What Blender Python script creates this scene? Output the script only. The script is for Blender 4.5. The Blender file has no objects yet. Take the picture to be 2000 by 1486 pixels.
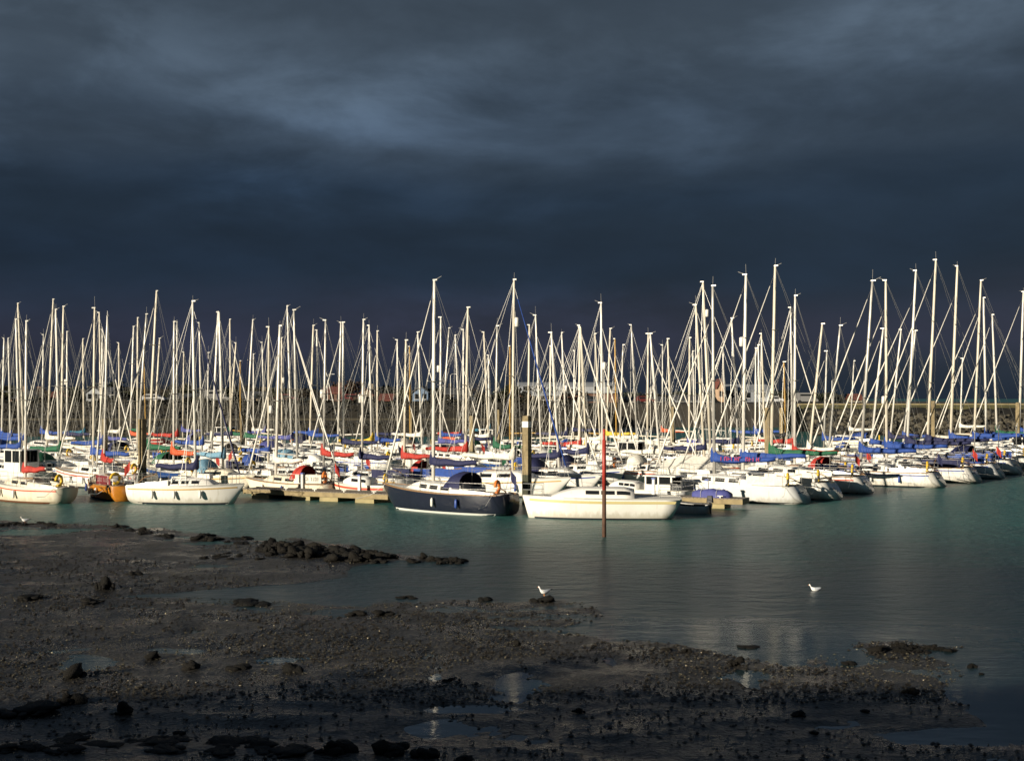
import bpy, math, random
import numpy as np
from mathutils import Vector, Matrix

# ------------------------------------------------------------------ camera, sky, sun, exposure
S = bpy.context.scene
H = 5.75            # eye height above low water
FPX = 2500.0        # focal length in photo pixels (photo 2000 wide)
HZ = 778.0          # horizon row of the photo
cam_d = bpy.data.cameras.new('camera')
cam_d.sensor_width = 36.0
cam_d.lens = 36.0 * FPX / 2000.0
cam_d.shift_y = (HZ - 743.0) / 2000.0
cam_d.clip_start = 0.1
cam_d.clip_end = 20000
cam = bpy.data.objects.new('camera', cam_d)
S.collection.objects.link(cam)
cam.location = (0, 0, H)
cam.rotation_euler = (math.radians(90), 0, 0)
S.camera = cam

SUN_EL = math.radians(14.0)
SUN_TH = math.radians(50.0)      # angle to the left of straight behind the camera
to_sun = Vector((-math.sin(SUN_TH) * math.cos(SUN_EL), -math.cos(SUN_TH) * math.cos(SUN_EL), math.sin(SUN_EL)))
sun_d = bpy.data.lights.new('sun', 'SUN')
sun_d.energy = 5.0
sun_d.angle = math.radians(0.55)
sun_d.color = (1.0, 0.89, 0.71)
sun = bpy.data.objects.new('sun', sun_d)
S.collection.objects.link(sun)
sun.location = (-60, -40, 40)
sun.rotation_euler = to_sun.to_track_quat('Z', 'Y').to_euler()

W = bpy.data.worlds.new('World')
S.world = W
W.use_nodes = True
nt = W.node_tree
nt.nodes.clear()
def wn(t, **k):
    n = nt.nodes.new(t)
    for a, b in k.items():
        setattr(n, a, b)
    return n
wl = nt.links.new
def wmath(op, a, b=None, c=None):
    n = wn('ShaderNodeMath', operation=op)
    for i, v in enumerate((a, b, c)):
        if v is None: continue
        if isinstance(v, (int, float)): n.inputs[i].default_value = v
        else: wl(v, n.inputs[i])
    return n.outputs[0]
tc = wn('ShaderNodeTexCoord')
sep = wn('ShaderNodeSeparateXYZ'); wl(tc.outputs['Generated'], sep.inputs[0])
zel = sep.outputs[2]
# slow distortion so that the cloud bands are not level
def wnoise(scale, detail, rough, sc3, loc=(0, 0, 0)):
    mp = wn('ShaderNodeMapping'); mp.inputs['Scale'].default_value = sc3; mp.inputs['Location'].default_value = loc
    wl(tc.outputs['Generated'], mp.inputs['Vector'])
    n = wn('ShaderNodeTexNoise'); n.inputs['Scale'].default_value = scale
    n.inputs['Detail'].default_value = detail; n.inputs['Roughness'].default_value = rough
    n.inputs['Distortion'].default_value = 0.35
    wl(mp.outputs[0], n.inputs['Vector'])
    return n.outputs['Fac']
n_big = wnoise(1.6, 4, 0.5, (1.5, 1.0, 4.2), (0.35, 0.2, 0.9))
n_mid = wnoise(3.2, 6, 0.5, (1.2, 1.0, 4.0), (1.7, 0.4, 0.3))
n_fin = wnoise(8.0, 7, 0.52, (1.0, 1.0, 3.4), (4.7, 1.4, 2.3))
n_bil = wnoise(5.5, 8, 0.58, (1.0, 1.0, 2.3), (2.2, 3.1, 5.7))
zw = wmath('ADD', zel, wmath('MULTIPLY', wmath('SUBTRACT', n_big, 0.5), 0.06))
zw = wmath('ADD', zw, wmath('MULTIPLY', wmath('SUBTRACT', n_mid, 0.5), 0.05))
ramp = wn('ShaderNodeValToRGB')
cr = ramp.color_ramp
cr.interpolation = 'EASE'
while len(cr.elements) < 7: cr.elements.new(0.5)
for e, (p, c) in zip(cr.elements, [
        (0.00, (0.0080, 0.0142, 0.0255)), (0.050, (0.0140, 0.0168, 0.0335)), (0.10, (0.0054, 0.0120, 0.0258)),
        (0.15, (0.0072, 0.0142, 0.0270)), (0.20, (0.0172, 0.0262, 0.0400)), (0.28, (0.0290, 0.0410, 0.0565)), (0.45, (0.032, 0.046, 0.066))]):
    e.position = p; e.color = (*c, 1)
wl(zw, ramp.inputs[0])
xw = wmath('ADD', sep.outputs[0], wmath('MULTIPLY', wmath('SUBTRACT', n_mid, 0.5), 0.22))
zw2 = wmath('ADD', zel, wmath('ADD', wmath('MULTIPLY', wmath('SUBTRACT', n_fin, 0.5), 0.075), wmath('MULTIPLY', wmath('SUBTRACT', n_big, 0.5), 0.08)))
def lobe(cx, cz, rx, rz, slope, amp):
    """a lighter bank of cloud"""
    dx = wmath('SUBTRACT', xw, cx)
    dz = wmath('SUBTRACT', wmath('SUBTRACT', zw2, cz), wmath('MULTIPLY', dx, slope))
    a = wmath('DIVIDE', dx, rx); b = wmath('DIVIDE', dz, rz)
    q = wmath('ADD', wmath('MULTIPLY', a, a), wmath('MULTIPLY', b, b))
    return wmath('MULTIPLY', wmath('POWER', 2.718, wmath('MULTIPLY', q, -1.0)), amp)
lob = lobe(-0.08, 0.225, 0.115, 0.036, 0.05, 1.1)
for L_ in ((0.27, 0.27, 0.20, 0.050, 0.30, 0.85), (-0.36, 0.235, 0.20, 0.07, -0.1, 1.0), (0.10, 0.17, 0.16, 0.018, 0.25, 0.2), (-0.20, 0.165, 0.25, 0.02, -0.05, 0.45), (0.05, 0.085, 0.20, 0.018, 0.1, 0.35), (0.75, 0.25, 0.25, 0.07, 0.2, 0.8), (-0.8, 0.3, 0.2, 0.08, 0.1, 0.8)):
    lob = wmath('ADD', lob, lobe(*L_))
bil = wn('ShaderNodeMapRange'); bil.interpolation_type = 'SMOOTHSTEP'; bil.inputs[1].default_value = 0.36; bil.inputs[2].default_value = 0.66; bil.inputs[3].default_value = 0.45; bil.inputs[4].default_value = 1.35
wl(n_bil, bil.inputs[0])
gain = wmath('ADD', wmath('MULTIPLY', n_mid, 0.9), wmath('ADD', wmath('MULTIPLY', n_fin, 0.7), wmath('MULTIPLY', bil.outputs[0], 0.22)))
gain = wmath('MULTIPLY', wmath('MAXIMUM', wmath('SUBTRACT', gain, 0.02), 0.25), wmath('ADD', 1.0, wmath('MULTIPLY', lob, bil.outputs[0])))
mul = wn('ShaderNodeVectorMath', operation='SCALE')
wl(ramp.outputs[0], mul.inputs[0]); wl(gain, mul.inputs['Scale'])
sky = wn('ShaderNodeTexSky', sky_type='NISHITA')
sky.sun_disc = False
sky.sun_elevation = SUN_EL
sky.sun_rotation = math.pi + SUN_TH
sky.air_density = 1.0; sky.dust_density = 1.5
bg_sky = wn('ShaderNodeBackground'); bg_sky.inputs['Strength'].default_value = 0.06
wl(sky.outputs[0], bg_sky.inputs[0])
bg_cl = wn('ShaderNodeBackground'); bg_cl.inputs['Strength'].default_value = 1.0
wl(mul.outputs[0], bg_cl.inputs[0])
mixw = wn('ShaderNodeMixShader'); mixw.inputs[0].default_value = 0.968
wl(bg_sky.outputs[0], mixw.inputs[1]); wl(bg_cl.outputs[0], mixw.inputs[2])
wo = wn('ShaderNodeOutputWorld'); wl(mixw.outputs[0], wo.inputs[0])

S.view_settings.view_transform = 'Standard'
S.view_settings.look = 'None'
S.view_settings.exposure = 0.58
S.view_settings.gamma = 1.0
S.view_settings.use_curve_mapping = False
S.render.engine = 'CYCLES'
S.cycles.max_bounces = 5
S.cycles.diffuse_bounces = 2
S.cycles.glossy_bounces = 3
S.cycles.transparent_max_bounces = 4
S.cycles.caustics_reflective = False
S.cycles.caustics_refractive = False
S.cycles.sample_clamp_indirect = 4.0
S.cycles.filter_width = 1.55

rnd = random.Random(7)
npr = np.random.RandomState(11)
COL = S.collection

# ------------------------------------------------------------------ helpers
def gx(px, d): return (px - 1000.0) / FPX * d
def ground(px, py, z=0.0):
    d = FPX * (H - z) / (py - HZ)
    return (gx(px, d), d)

MATS = {}
def mat(name, col, rough=0.5, metal=0.0, spec=0.5, noise=0.0, nscale=4.0, bump=0.0, bscale=20.0, col2=None, detail=5, coords='Object'):
    if name in MATS: return MATS[name]
    m = bpy.data.materials.new(name); m.use_nodes = True
    t = m.node_tree; b = t.nodes['Principled BSDF']
    b.inputs['Base Color'].default_value = (*col, 1)
    b.inputs['Roughness'].default_value = rough
    b.inputs['Metallic'].default_value = metal
    b.inputs['Specular IOR Level'].default_value = spec
    tcn = t.nodes.new('ShaderNodeTexCoord')
    if noise > 0 or col2:
        n = t.nodes.new('ShaderNodeTexNoise'); n.inputs['Scale'].default_value = nscale; n.inputs['Detail'].default_value = detail
        t.links.new(tcn.outputs[coords], n.inputs['Vector'])
        r = t.nodes.new('ShaderNodeValToRGB')
        r.color_ramp.elements[0].position = 0.3; r.color_ramp.elements[1].position = 0.72
        c2 = col2 if col2 else tuple(c * (1 - noise) for c in col)
        r.color_ramp.elements[0].color = (*c2, 1); r.color_ramp.elements[1].color = (*col, 1)
        t.links.new(n.outputs['Fac'], r.inputs[0]); t.links.new(r.outputs[0], b.inputs['Base Color'])
    if bump > 0:
        n2 = t.nodes.new('ShaderNodeTexNoise'); n2.inputs['Scale'].default_value = bscale; n2.inputs['Detail'].default_value = 4
        t.links.new(tcn.outputs[coords], n2.inputs['Vector'])
        bp = t.nodes.new('ShaderNodeBump'); bp.inputs['Strength'].default_value = bump; bp.inputs['Distance'].default_value = 0.05
        t.links.new(n2.outputs['Fac'], bp.inputs['Height']); t.links.new(bp.outputs[0], b.inputs['Normal'])
    MATS[name] = m
    return m

GEL = mat('gelcoat_white', (0.80, 0.78, 0.73), 0.22, noise=0.10, nscale=1.3)
GEL2 = mat('gelcoat_cream', (0.76, 0.70, 0.56), 0.25, noise=0.12, nscale=1.3)
GEL3 = mat('gelcoat_grey_white', (0.70, 0.71, 0.71), 0.25, noise=0.12, nscale=1.3)
NAVYH = mat('navy_hull_paint', (0.016, 0.020, 0.034), 0.16, noise=0.2, nscale=1.0)
ORANGEH = mat('varnished_orange_hull', (0.50, 0.19, 0.02), 0.25, noise=0.3, nscale=3.0)
GREENH = mat('dark_green_hull', (0.01, 0.05, 0.035), 0.2, noise=0.2)
BLUEH = mat('blue_hull', (0.02, 0.06, 0.2), 0.2, noise=0.2)
DECK = mat('deck_offwhite', (0.72, 0.69, 0.62), 0.55, noise=0.18, nscale=3)
DECKT = mat('deck_tan', (0.52, 0.43, 0.30), 0.6, noise=0.2, nscale=3)
TEAK = mat('teak', (0.26, 0.15, 0.07), 0.55, noise=0.35, nscale=8)
ALU = mat('mast_aluminium', (0.80, 0.77, 0.70), 0.42, metal=0.15, noise=0.08, nscale=2)
ALU2 = mat('mast_cream', (0.72, 0.66, 0.54), 0.45, noise=0.12, nscale=2)
ALU3 = mat('mast_dull_aluminium', (0.60, 0.58, 0.53), 0.4, metal=0.4, noise=0.15, nscale=2)
ALUD = mat('mast_grey', (0.55, 0.54, 0.50), 0.42, metal=0.3, noise=0.1)
WOOD = mat('varnished_spar', (0.52, 0.32, 0.09), 0.4, noise=0.25, nscale=6)
WIRE = mat('rigging_wire', (0.46, 0.45, 0.41), 0.4, metal=0.4)
STEEL = mat('stainless_tube', (0.72, 0.71, 0.68), 0.25, metal=0.7)
GLASS = mat('cabin_window_glass', (0.012, 0.014, 0.016), 0.08, spec=0.6)
ANTIF = mat('antifouling', (0.015, 0.02, 0.03), 0.7, noise=0.5)
BLACK = mat('black_rubber', (0.015, 0.015, 0.016), 0.6)
FEND = mat('fender_white', (0.75, 0.74, 0.70), 0.45, noise=0.2)
FENB = mat('fender_blue', (0.03, 0.07, 0.28), 0.45)
YELL = mat('lifebuoy_yellow', (0.75, 0.48, 0.03), 0.5, noise=0.2)
ORNG = mat('lifebuoy_orange', (0.70, 0.20, 0.03), 0.5, noise=0.2)
COVERS = {
    'blue': ('royal blue', (0.014, 0.058, 0.28)), 'navy': ('navy blue', (0.011, 0.015, 0.068)), 'red': ('red', (0.42, 0.032, 0.020)),
    'orange': ('orange red', (0.62, 0.10, 0.03)), 'green': ('dark green', (0.010, 0.105, 0.050)), 'sky': ('pale blue', (0.16, 0.32, 0.44)),
    'yellow': ('yellow', (0.68, 0.47, 0.04)), 'white': ('white', (0.76, 0.73, 0.65)), 'violet': ('violet blue', (0.07, 0.08, 0.28)),
    'teal': ('teal', (0.02, 0.14, 0.22)), 'maroon': ('maroon', (0.16, 0.012, 0.018)), 'black': ('black', (0.015, 0.015, 0.02)),
}
def canvas(c): return mat('canvas_' + c, COVERS[c][1], 0.75, noise=0.25, nscale=5, bump=0.5, bscale=7)
SAIL = mat('furled_sailcloth', (0.80, 0.77, 0.69), 0.6, noise=0.12, nscale=6)

def add_grime(m):
    """scum line, streaks and dull patches on a hull's own paint"""
    t = m.node_tree; b = t.nodes['Principled BSDF']; N = t.nodes.new; LK = t.links.new
    src = b.inputs['Base Color'].links[0].from_socket
    c = N('ShaderNodeTexCoord'); sp = N('ShaderNodeSeparateXYZ'); LK(c.outputs['Object'], sp.inputs[0])
    n = N('ShaderNodeTexNoise'); n.inputs['Scale'].default_value = 2.0; n.inputs['Detail'].default_value = 5
    mp = N('ShaderNodeMapping'); mp.inputs['Scale'].default_value = (3.0, 3.0, 0.5); LK(c.outputs['Object'], mp.inputs[0]); LK(mp.outputs[0], n.inputs['Vector'])
    a = N('ShaderNodeMath'); a.operation = 'MULTIPLY_ADD'; LK(n.outputs['Fac'], a.inputs[0]); a.inputs[1].default_value = -0.7; LK(sp.outputs[2], a.inputs[2])
    mr = N('ShaderNodeMapRange'); mr.interpolation_type = 'SMOOTHSTEP'; mr.inputs[1].default_value = -0.25; mr.inputs[2].default_value = 0.10; mr.inputs[3].default_value = 0.42; mr.inputs[4].default_value = 0.0; LK(a.outputs[0], mr.inputs[0])
    st = N('ShaderNodeMapRange'); st.inputs[1].default_value = 0.60; st.inputs[2].default_value = 0.85; st.inputs[3].default_value = 0.0; st.inputs[4].default_value = 0.45; LK(n.outputs['Fac'], st.inputs[0])
    mx0 = N('ShaderNodeMath'); mx0.operation = 'MAXIMUM'; LK(mr.outputs[0], mx0.inputs[0]); LK(st.outputs[0], mx0.inputs[1])
    mx = N('ShaderNodeMix'); mx.data_type = 'RGBA'; mx.inputs[7].default_value = (0.34, 0.29, 0.17, 1); LK(mx0.outputs[0], mx.inputs[0]); LK(src, mx.inputs[6]); LK(mx.outputs[2], b.inputs['Base Color'])
for m_ in (GEL, GEL2, GEL3): add_grime(m_)

class MB:
    def __init__(s): s.v = []; s.f = []
    def quadring(s, rings, closed=True, cap0=False, cap1=False):
        n = len(rings[0]); o = len(s.v)
        for r in rings: s.v.extend([tuple(p) for p in r])
        for i in range(len(rings) - 1):
            for j in range(n if closed else n - 1):
                a = o + i * n + j; b = o + i * n + (j + 1) % n
                s.f.append((a, b, b + n, a + n))
        if cap0: s.f.append(tuple(o + j for j in range(n))[::-1])
        if cap1: s.f.append(tuple(o + (len(rings) - 1) * n + j for j in range(n)))
        return s
    def box(s, c, sz, rz=0.0, top=1.0):
        cx, cy, cz = c; x, y, z = sz[0] / 2, sz[1] / 2, sz[2] / 2
        ca, sa = math.cos(rz), math.sin(rz); o = len(s.v)
        for zz, k in ((-z, 1.0), (z, top)):
            for xx, yy in ((-x, -y), (x, -y), (x, y), (-x, y)):
                xx *= k; yy *= k
                s.v.append((cx + xx * ca - yy * sa, cy + xx * sa + yy * ca, cz + zz))
        s.f += [(o, o+3, o+2, o+1), (o+4, o+5, o+6, o+7), (o, o+1, o+5, o+4), (o+1, o+2, o+6, o+5), (o+2, o+3, o+7, o+6), (o+3, o, o+4, o+7)]
        return s
    def tube(s, pts, r, n=6, cap=True, ry=None):
        pts = [Vector(p) for p in pts]
        rs = r if isinstance(r, (list, tuple)) else [r] * len(pts)
        rings = []
        for i, p in enumerate(pts):
            t = (pts[min(i + 1, len(pts) - 1)] - pts[max(i - 1, 0)])
            t = t.normalized() if t.length > 1e-9 else Vector((0, 0, 1))
            up = Vector((0, 0, 1)) if abs(t.z) < 0.9 else Vector((1, 0, 0))
            a = t.cross(up).normalized(); b = t.cross(a)
            k = ry if ry else 1.0
            rings.append([p + a * (rs[i] * math.cos(2 * math.pi * j / n)) + b * (rs[i] * k * math.sin(2 * math.pi * j / n)) for j in range(n)])
        return s.quadring(rings, True, cap, cap)
    def poly(s, pts):
        o = len(s.v); s.v.extend([tuple(p) for p in pts]); s.f.append(tuple(range(o, o + len(pts)))); return s
    def mesh(s, name):
        me = bpy.data.meshes.new(name); me.from_pydata(s.v, [], s.f); me.update(); return me
    def build(s, name, m, parent=None, smooth=False):
        me = s.mesh(name)
        if m: me.materials.append(m)
        if smooth: me.polygons.foreach_set('use_smooth', [True] * len(me.polygons))
        return link(name, me, parent)

def link(name, me, parent=None):
    o = bpy.data.objects.new(name, me); COL.objects.link(o)
    if parent is not None: o.parent = parent
    return o
def empty(name, loc, rz=0.0):
    o = bpy.data.objects.new(name, None); COL.objects.link(o)
    o.empty_display_size = 0.3; o.location = loc; o.rotation_euler = (0, 0, rz); return o
def tag(o, label=None, cat=None, group=None, kind=None):
    if label: o['label'] = label
    if cat: o['category'] = cat
    if group: o['group'] = group
    if kind: o['kind'] = kind
    return o

# numpy value noise
def vnoise(x, y, seed=0):
    rs = np.random.RandomState(seed); T = rs.rand(256, 256)
    xi = np.floor(x).astype(int); yi = np.floor(y).astype(int)
    fx = x - xi; fy = y - yi; fx = fx * fx * (3 - 2 * fx); fy = fy * fy * (3 - 2 * fy)
    a = T[xi % 256, yi % 256]; b = T[(xi + 1) % 256, yi % 256]; c = T[xi % 256, (yi + 1) % 256]; d = T[(xi + 1) % 256, (yi + 1) % 256]
    return (a * (1 - fx) + b * fx) * (1 - fy) + (c * (1 - fx) + d * fx) * fy - 0.5
def fbm(x, y, sc, octv, seed):
    r = 0; a = 1.0
    for o in range(octv):
        r = r + a * vnoise(x * sc + 31.7 * o + 500, y * sc + 17.3 * o + 500, seed + o); sc *= 2.03; a *= 0.5
    return r

# ------------------------------------------------------------------ mud flat
MUDPX = [(-700,1013),(0,1014),(100,1018),(180,1019),(250,1020),(330,1030),(400,1040),(450,1050),(500,1056),(560,1050),(640,1062),(720,1074),
 (790,1082),(860,1083),(918,1094),(860,1099),(800,1094),(740,1099),(690,1108),(650,1128),(560,1140),(440,1150),(330,1155),(225,1160),
 (330,1164),(440,1165),(530,1170),(620,1182),(700,1186),(780,1171),(900,1172),(1000,1175),(1060,1167),(1130,1180),(1175,1192),(1180,1202),
 (1150,1215),(1130,1230),(1180,1250),(1220,1265),(1290,1261),(1400,1275),(1480,1297),(1560,1312),(1600,1288),(1680,1278),(1690,1252),
 (1760,1248),(1870,1262),(1800,1272),(1870,1290),(1890,1320),(1880,1345),(1840,1380),(1900,1420),(2100,1486),(2300,1700),(2300,2400),(-1500,2400),(-1500,1100)]
MUD = np.array([ground(*p) for p in MUDPX])
POOLS = [(160,1298,75,18,.09),(530,1290,45,10,.06),(900,1385,100,9,.06),(640,1390,160,7,.03),(500,1420,130,8,.055),(850,1420,60,18,.07),(1230,1400,160,8,.03),
         (1450,1320,60,12,.07),(60,1040,90,9,.12),(410,1106,45,5,.07),(1200,1300,60,16,.04),(1010,1330,40,30,.05),(1600,1420,100,9,.035),(1830,1440,150,16,.08),
         (250,1370,120,8,.04),(1150,1450,120,8,.035),(1350,1330,60,10,.04),(700,1330,60,12,.03),(390,1060,50,5,.03),(840,1280,22,12,.06),(1010,1345,16,26,.05),(855,1310,16,30,.05),
         (1465,1335,18,26,.06),(1520,1375,16,20,.05),(385,1230,20,14,.05),(920,1240,20,12,.05),(1190,1290,20,16,.06)]
def mud_height(X, Y):
    shp = X.shape; x = X.ravel(); y = Y.ravel()
    inside = np.zeros(x.shape, bool); dist = np.full(x.shape, 1e9)
    n = len(MUD)
    wx = x + 0.9 * fbm(x, y, 0.35, 3, 3); wy = y + 1.2 * fbm(x, y, 0.3, 3, 9)
    for i in range(n):
        ax, ay = MUD[i]; bx, by = MUD[(i + 1) % n]
        cond = ((ay > wy) != (by > wy))
        with np.errstate(divide='ignore', invalid='ignore'):
            xs = (bx - ax) * (wy - ay) / (by - ay) + ax
        inside ^= cond & (wx < xs)
        ex, ey = bx - ax, by - ay; L2 = ex * ex + ey * ey + 1e-9
        t = np.clip(((wx - ax) * ex + (wy - ay) * ey) / L2, 0, 1)
        dist = np.minimum(dist, np.hypot(wx - ax - t * ex, wy - ay - t * ey))
    sd = np.where(inside, dist, -dist)
    z = np.where(sd > 0, 0.055 * (1 - np.exp(-sd / 2.2)), -0.55 * (1 - np.exp(sd / 2.2)))
    amp = np.clip(0.35 + sd * 0.5, 0.3, 1.0)
    z = z + amp * (0.075 * fbm(x, y, 0.28, 3, 21) + 0.055 * fbm(x * 0.6, y, 1.1, 3, 31) + 0.026 * fbm(x, y, 3.0, 3, 41))
    z = z + 0.022 * np.maximum(fbm(x, y, 7.0, 2, 51), 0)
    for px, py, rx, ry, dep in POOLS:
        cx, cy = ground(px, py); s = (py - HZ) / H
        sx = rx / s; sy = ry * cy * cy / (FPX * H)
        z = z - dep * np.exp(-(((x - cx) / sx) ** 2 + ((y - cy) / sy) ** 2) ** 1.5)
    z = z - 0.006 * np.clip((24.5 - y) / 2.0, 0, 1)
    # dark weedy ridge close to the sea wall on the left
    z = z + 0.16 * np.clip((21.3 - y + 0.05 * (-x - 2)) / 1.2, 0, 1) * np.clip((-x - 1.0) / 2.0, 0, 1)
    return z.reshape(shp)
ys = [9.0]
while ys[-1] < 64.5: ys.append(ys[-1] + 0.05 + 0.0017 * (ys[-1] - 9))
ys = np.array(ys); xs = np.arange(-46, 33, 0.1)
GX, GY = np.meshgrid(xs, ys)
GZ = mud_height(GX, GY)
def zmud(x, y):
    j = int(np.clip(np.searchsorted(ys, y), 1, len(ys) - 1)); i = int(np.clip(round((x + 46) / 0.1), 0, len(xs) - 1))
    return float(max(GZ[j, i], GZ[j - 1, i]))
def grid_mesh(name, X, Y, Z):
    ny, nx = X.shape; me = bpy.data.meshes.new(name)
    co = np.stack([X, Y, Z], -1).reshape(-1, 3).astype(np.float32)
    idx = np.arange(nx * ny).reshape(ny, nx)
    q = np.stack([idx[:-1, :-1], idx[:-1, 1:], idx[1:, 1:], idx[1:, :-1]], -1).reshape(-1, 4).astype(np.int32)
    me.vertices.add(len(co)); me.vertices.foreach_set('co', co.ravel())
    me.loops.add(q.size); me.loops.foreach_set('vertex_index', q.ravel())
    me.polygons.add(len(q)); me.polygons.foreach_set('loop_start', np.arange(0, q.size, 4, dtype=np.int32))
    me.polygons.foreach_set('use_smooth', np.ones(len(q), bool))
    me.update(calc_edges=True); me.validate(); return me
def mud_material():
    m = bpy.data.materials.new('wet_mud'); m.use_nodes = True; t = m.node_tree; b = t.nodes['Principled BSDF']; N = t.nodes.new; LK = t.links.new
    c = N('ShaderNodeTexCoord')
    n1 = N('ShaderNodeTexNoise'); n1.inputs['Scale'].default_value = 0.55; n1.inputs['Detail'].default_value = 6; LK(c.outputs['Object'], n1.inputs['Vector'])
    n2 = N('ShaderNodeTexNoise'); n2.inputs['Scale'].default_value = 9.0; n2.inputs['Detail'].default_value = 5; LK(c.outputs['Object'], n2.inputs['Vector'])
    r1 = N('ShaderNodeValToRGB'); e = r1.color_ramp.elements
    e[0].position = 0.35; e[0].color = (0.024, 0.023, 0.022, 1); e[1].position = 0.7; e[1].color = (0.047, 0.0445, 0.041, 1); LK(n1.outputs['Fac'], r1.inputs[0])
    r2 = N('ShaderNodeValToRGB'); e = r2.color_ramp.elements
    e[0].position = 0.38; e[0].color = (0.45, 0.45, 0.45, 1); e[1].position = 0.68; e[1].color = (1.35, 1.3, 1.2, 1); LK(n2.outputs['Fac'], r2.inputs[0])
    mx = N('ShaderNodeMix'); mx.data_type = 'RGBA'; mx.blend_type = 'MULTIPLY'; mx.inputs['Factor'].default_value = 1.0
    LK(r1.outputs[0], mx.inputs[6]); LK(r2.outputs[0], mx.inputs[7]); LK(mx.outputs[2], b.inputs['Base Color'])
    rr = N('ShaderNodeMapRange'); rr.inputs[1].default_value = 0.3; rr.inputs[2].default_value = 0.7; rr.inputs[3].default_value = 0.10; rr.inputs[4].default_value = 0.48
    LK(n1.outputs['Fac'], rr.inputs[0]); LK(rr.outputs[0], b.inputs['Roughness'])
    b.inputs['Specular IOR Level'].default_value = 0.35
    n3 = N('ShaderNodeTexNoise'); n3.inputs['Scale'].default_value = 11; n3.inputs['Detail'].default_value = 6; LK(c.outputs['Object'], n3.inputs['Vector'])
    bp = N('ShaderNodeBump'); bp.inputs['Strength'].default_value = 0.9; bp.inputs['Distance'].default_value = 0.07
    LK(n3.outputs['Fac'], bp.inputs['Height']); LK(bp.outputs[0], b.inputs['Normal'])
    return m
me = grid_mesh('mud_flat', GX, GY, GZ); me.materials.append(mud_material())
tag(link('mud_flat', me), 'dark wet mud flat with pools in the foreground', kind='structure')

# ------------------------------------------------------------------ water
def water_material():
    m = bpy.data.materials.new('harbour_water'); m.use_nodes = True; t = m.node_tree; b = t.nodes['Principled BSDF']; N = t.nodes.new; LK = t.links.new
    c = N('ShaderNodeTexCoord'); sp = N('ShaderNodeSeparateXYZ'); LK(c.outputs['Object'], sp.inputs[0])
    nl = N('ShaderNodeTexNoise'); nl.inputs['Scale'].default_value = 0.12; nl.inputs['Detail'].default_value = 4; LK(c.outputs['Object'], nl.inputs['Vector'])
    def M(op, a, bb):
        k = N('ShaderNodeMath'); k.operation = op
        for i, v in enumerate((a, bb)):
            if isinstance(v, (int, float)): k.inputs[i].default_value = v
            else: LK(v, k.inputs[i])
        return k.outputs[0]
    # turbid shallow water near the flats, greener water over the dredged basin
    yy = M('ADD', sp.outputs[1], M('MULTIPLY', M('SUBTRACT', nl.outputs['Fac'], 0.5), 26.0))
    mr = N('ShaderNodeMapRange'); mr.interpolation_type = 'SMOOTHSTEP'; mr.inputs[1].default_value = 40; mr.inputs[2].default_value = 64; LK(yy, mr.inputs[0])
    rc = N('ShaderNodeMix'); rc.data_type = 'RGBA'; rc.inputs[6].default_value = (0.014, 0.031, 0.038, 1); rc.inputs[7].default_value = (0.028, 0.104, 0.097, 1)
    LK(mr.outputs[0], rc.inputs[0]); LK(rc.outputs[2], b.inputs['Base Color'])
    b.inputs['IOR'].default_value = 1.33
    ro = N('ShaderNodeMapRange'); ro.interpolation_type = 'SMOOTHSTEP'; ro.inputs[1].default_value = 21; ro.inputs[2].default_value = 36; ro.inputs[3].default_value = 0.05; ro.inputs[4].default_value = 0.31
    LK(yy, ro.inputs[0]); LK(ro.outputs[0], b.inputs['Roughness'])
    mp = N('ShaderNodeMapping'); mp.inputs['Scale'].default_value = (0.55, 1.0, 1.0); mp.inputs['Rotation'].default_value = (0, 0, 0.18); LK(c.outputs['Object'], mp.inputs[0])
    w1 = N('ShaderNodeTexNoise'); w1.inputs['Scale'].default_value = 1.5; w1.inputs['Detail'].default_value = 5; w1.inputs['Roughness'].default_value = 0.6; LK(mp.outputs[0], w1.inputs['Vector'])
    w2 = N('ShaderNodeTexNoise'); w2.inputs['Scale'].default_value = 5.0; w2.inputs['Detail'].default_value = 3; LK(mp.outputs[0], w2.inputs['Vector'])
    hh = M('ADD', w1.outputs['Fac'], M('MULTIPLY', w2.outputs['Fac'], 0.3))
    st = N('ShaderNodeMapRange'); st.interpolation_type = 'SMOOTHSTEP'; st.inputs[1].default_value = 26; st.inputs[2].default_value = 52; st.inputs[3].default_value = 0.03; st.inputs[4].default_value = 1.0
    LK(yy, st.inputs[0])
    bp = N('ShaderNodeBump'); bp.inputs['Distance'].default_value = 0.30; LK(hh, bp.inputs['Height']); LK(st.outputs[0], bp.inputs['Strength']); LK(bp.outputs[0], b.inputs['Normal'])
    return m
WATER = water_material()
w = MB(); w.poly([(-9000, -60, 0), (9000, -60, 0), (9000, 15000, 0), (-9000, 15000, 0)])
tag(w.build('water', WATER), 'dark green harbour water', kind='structure')
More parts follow.
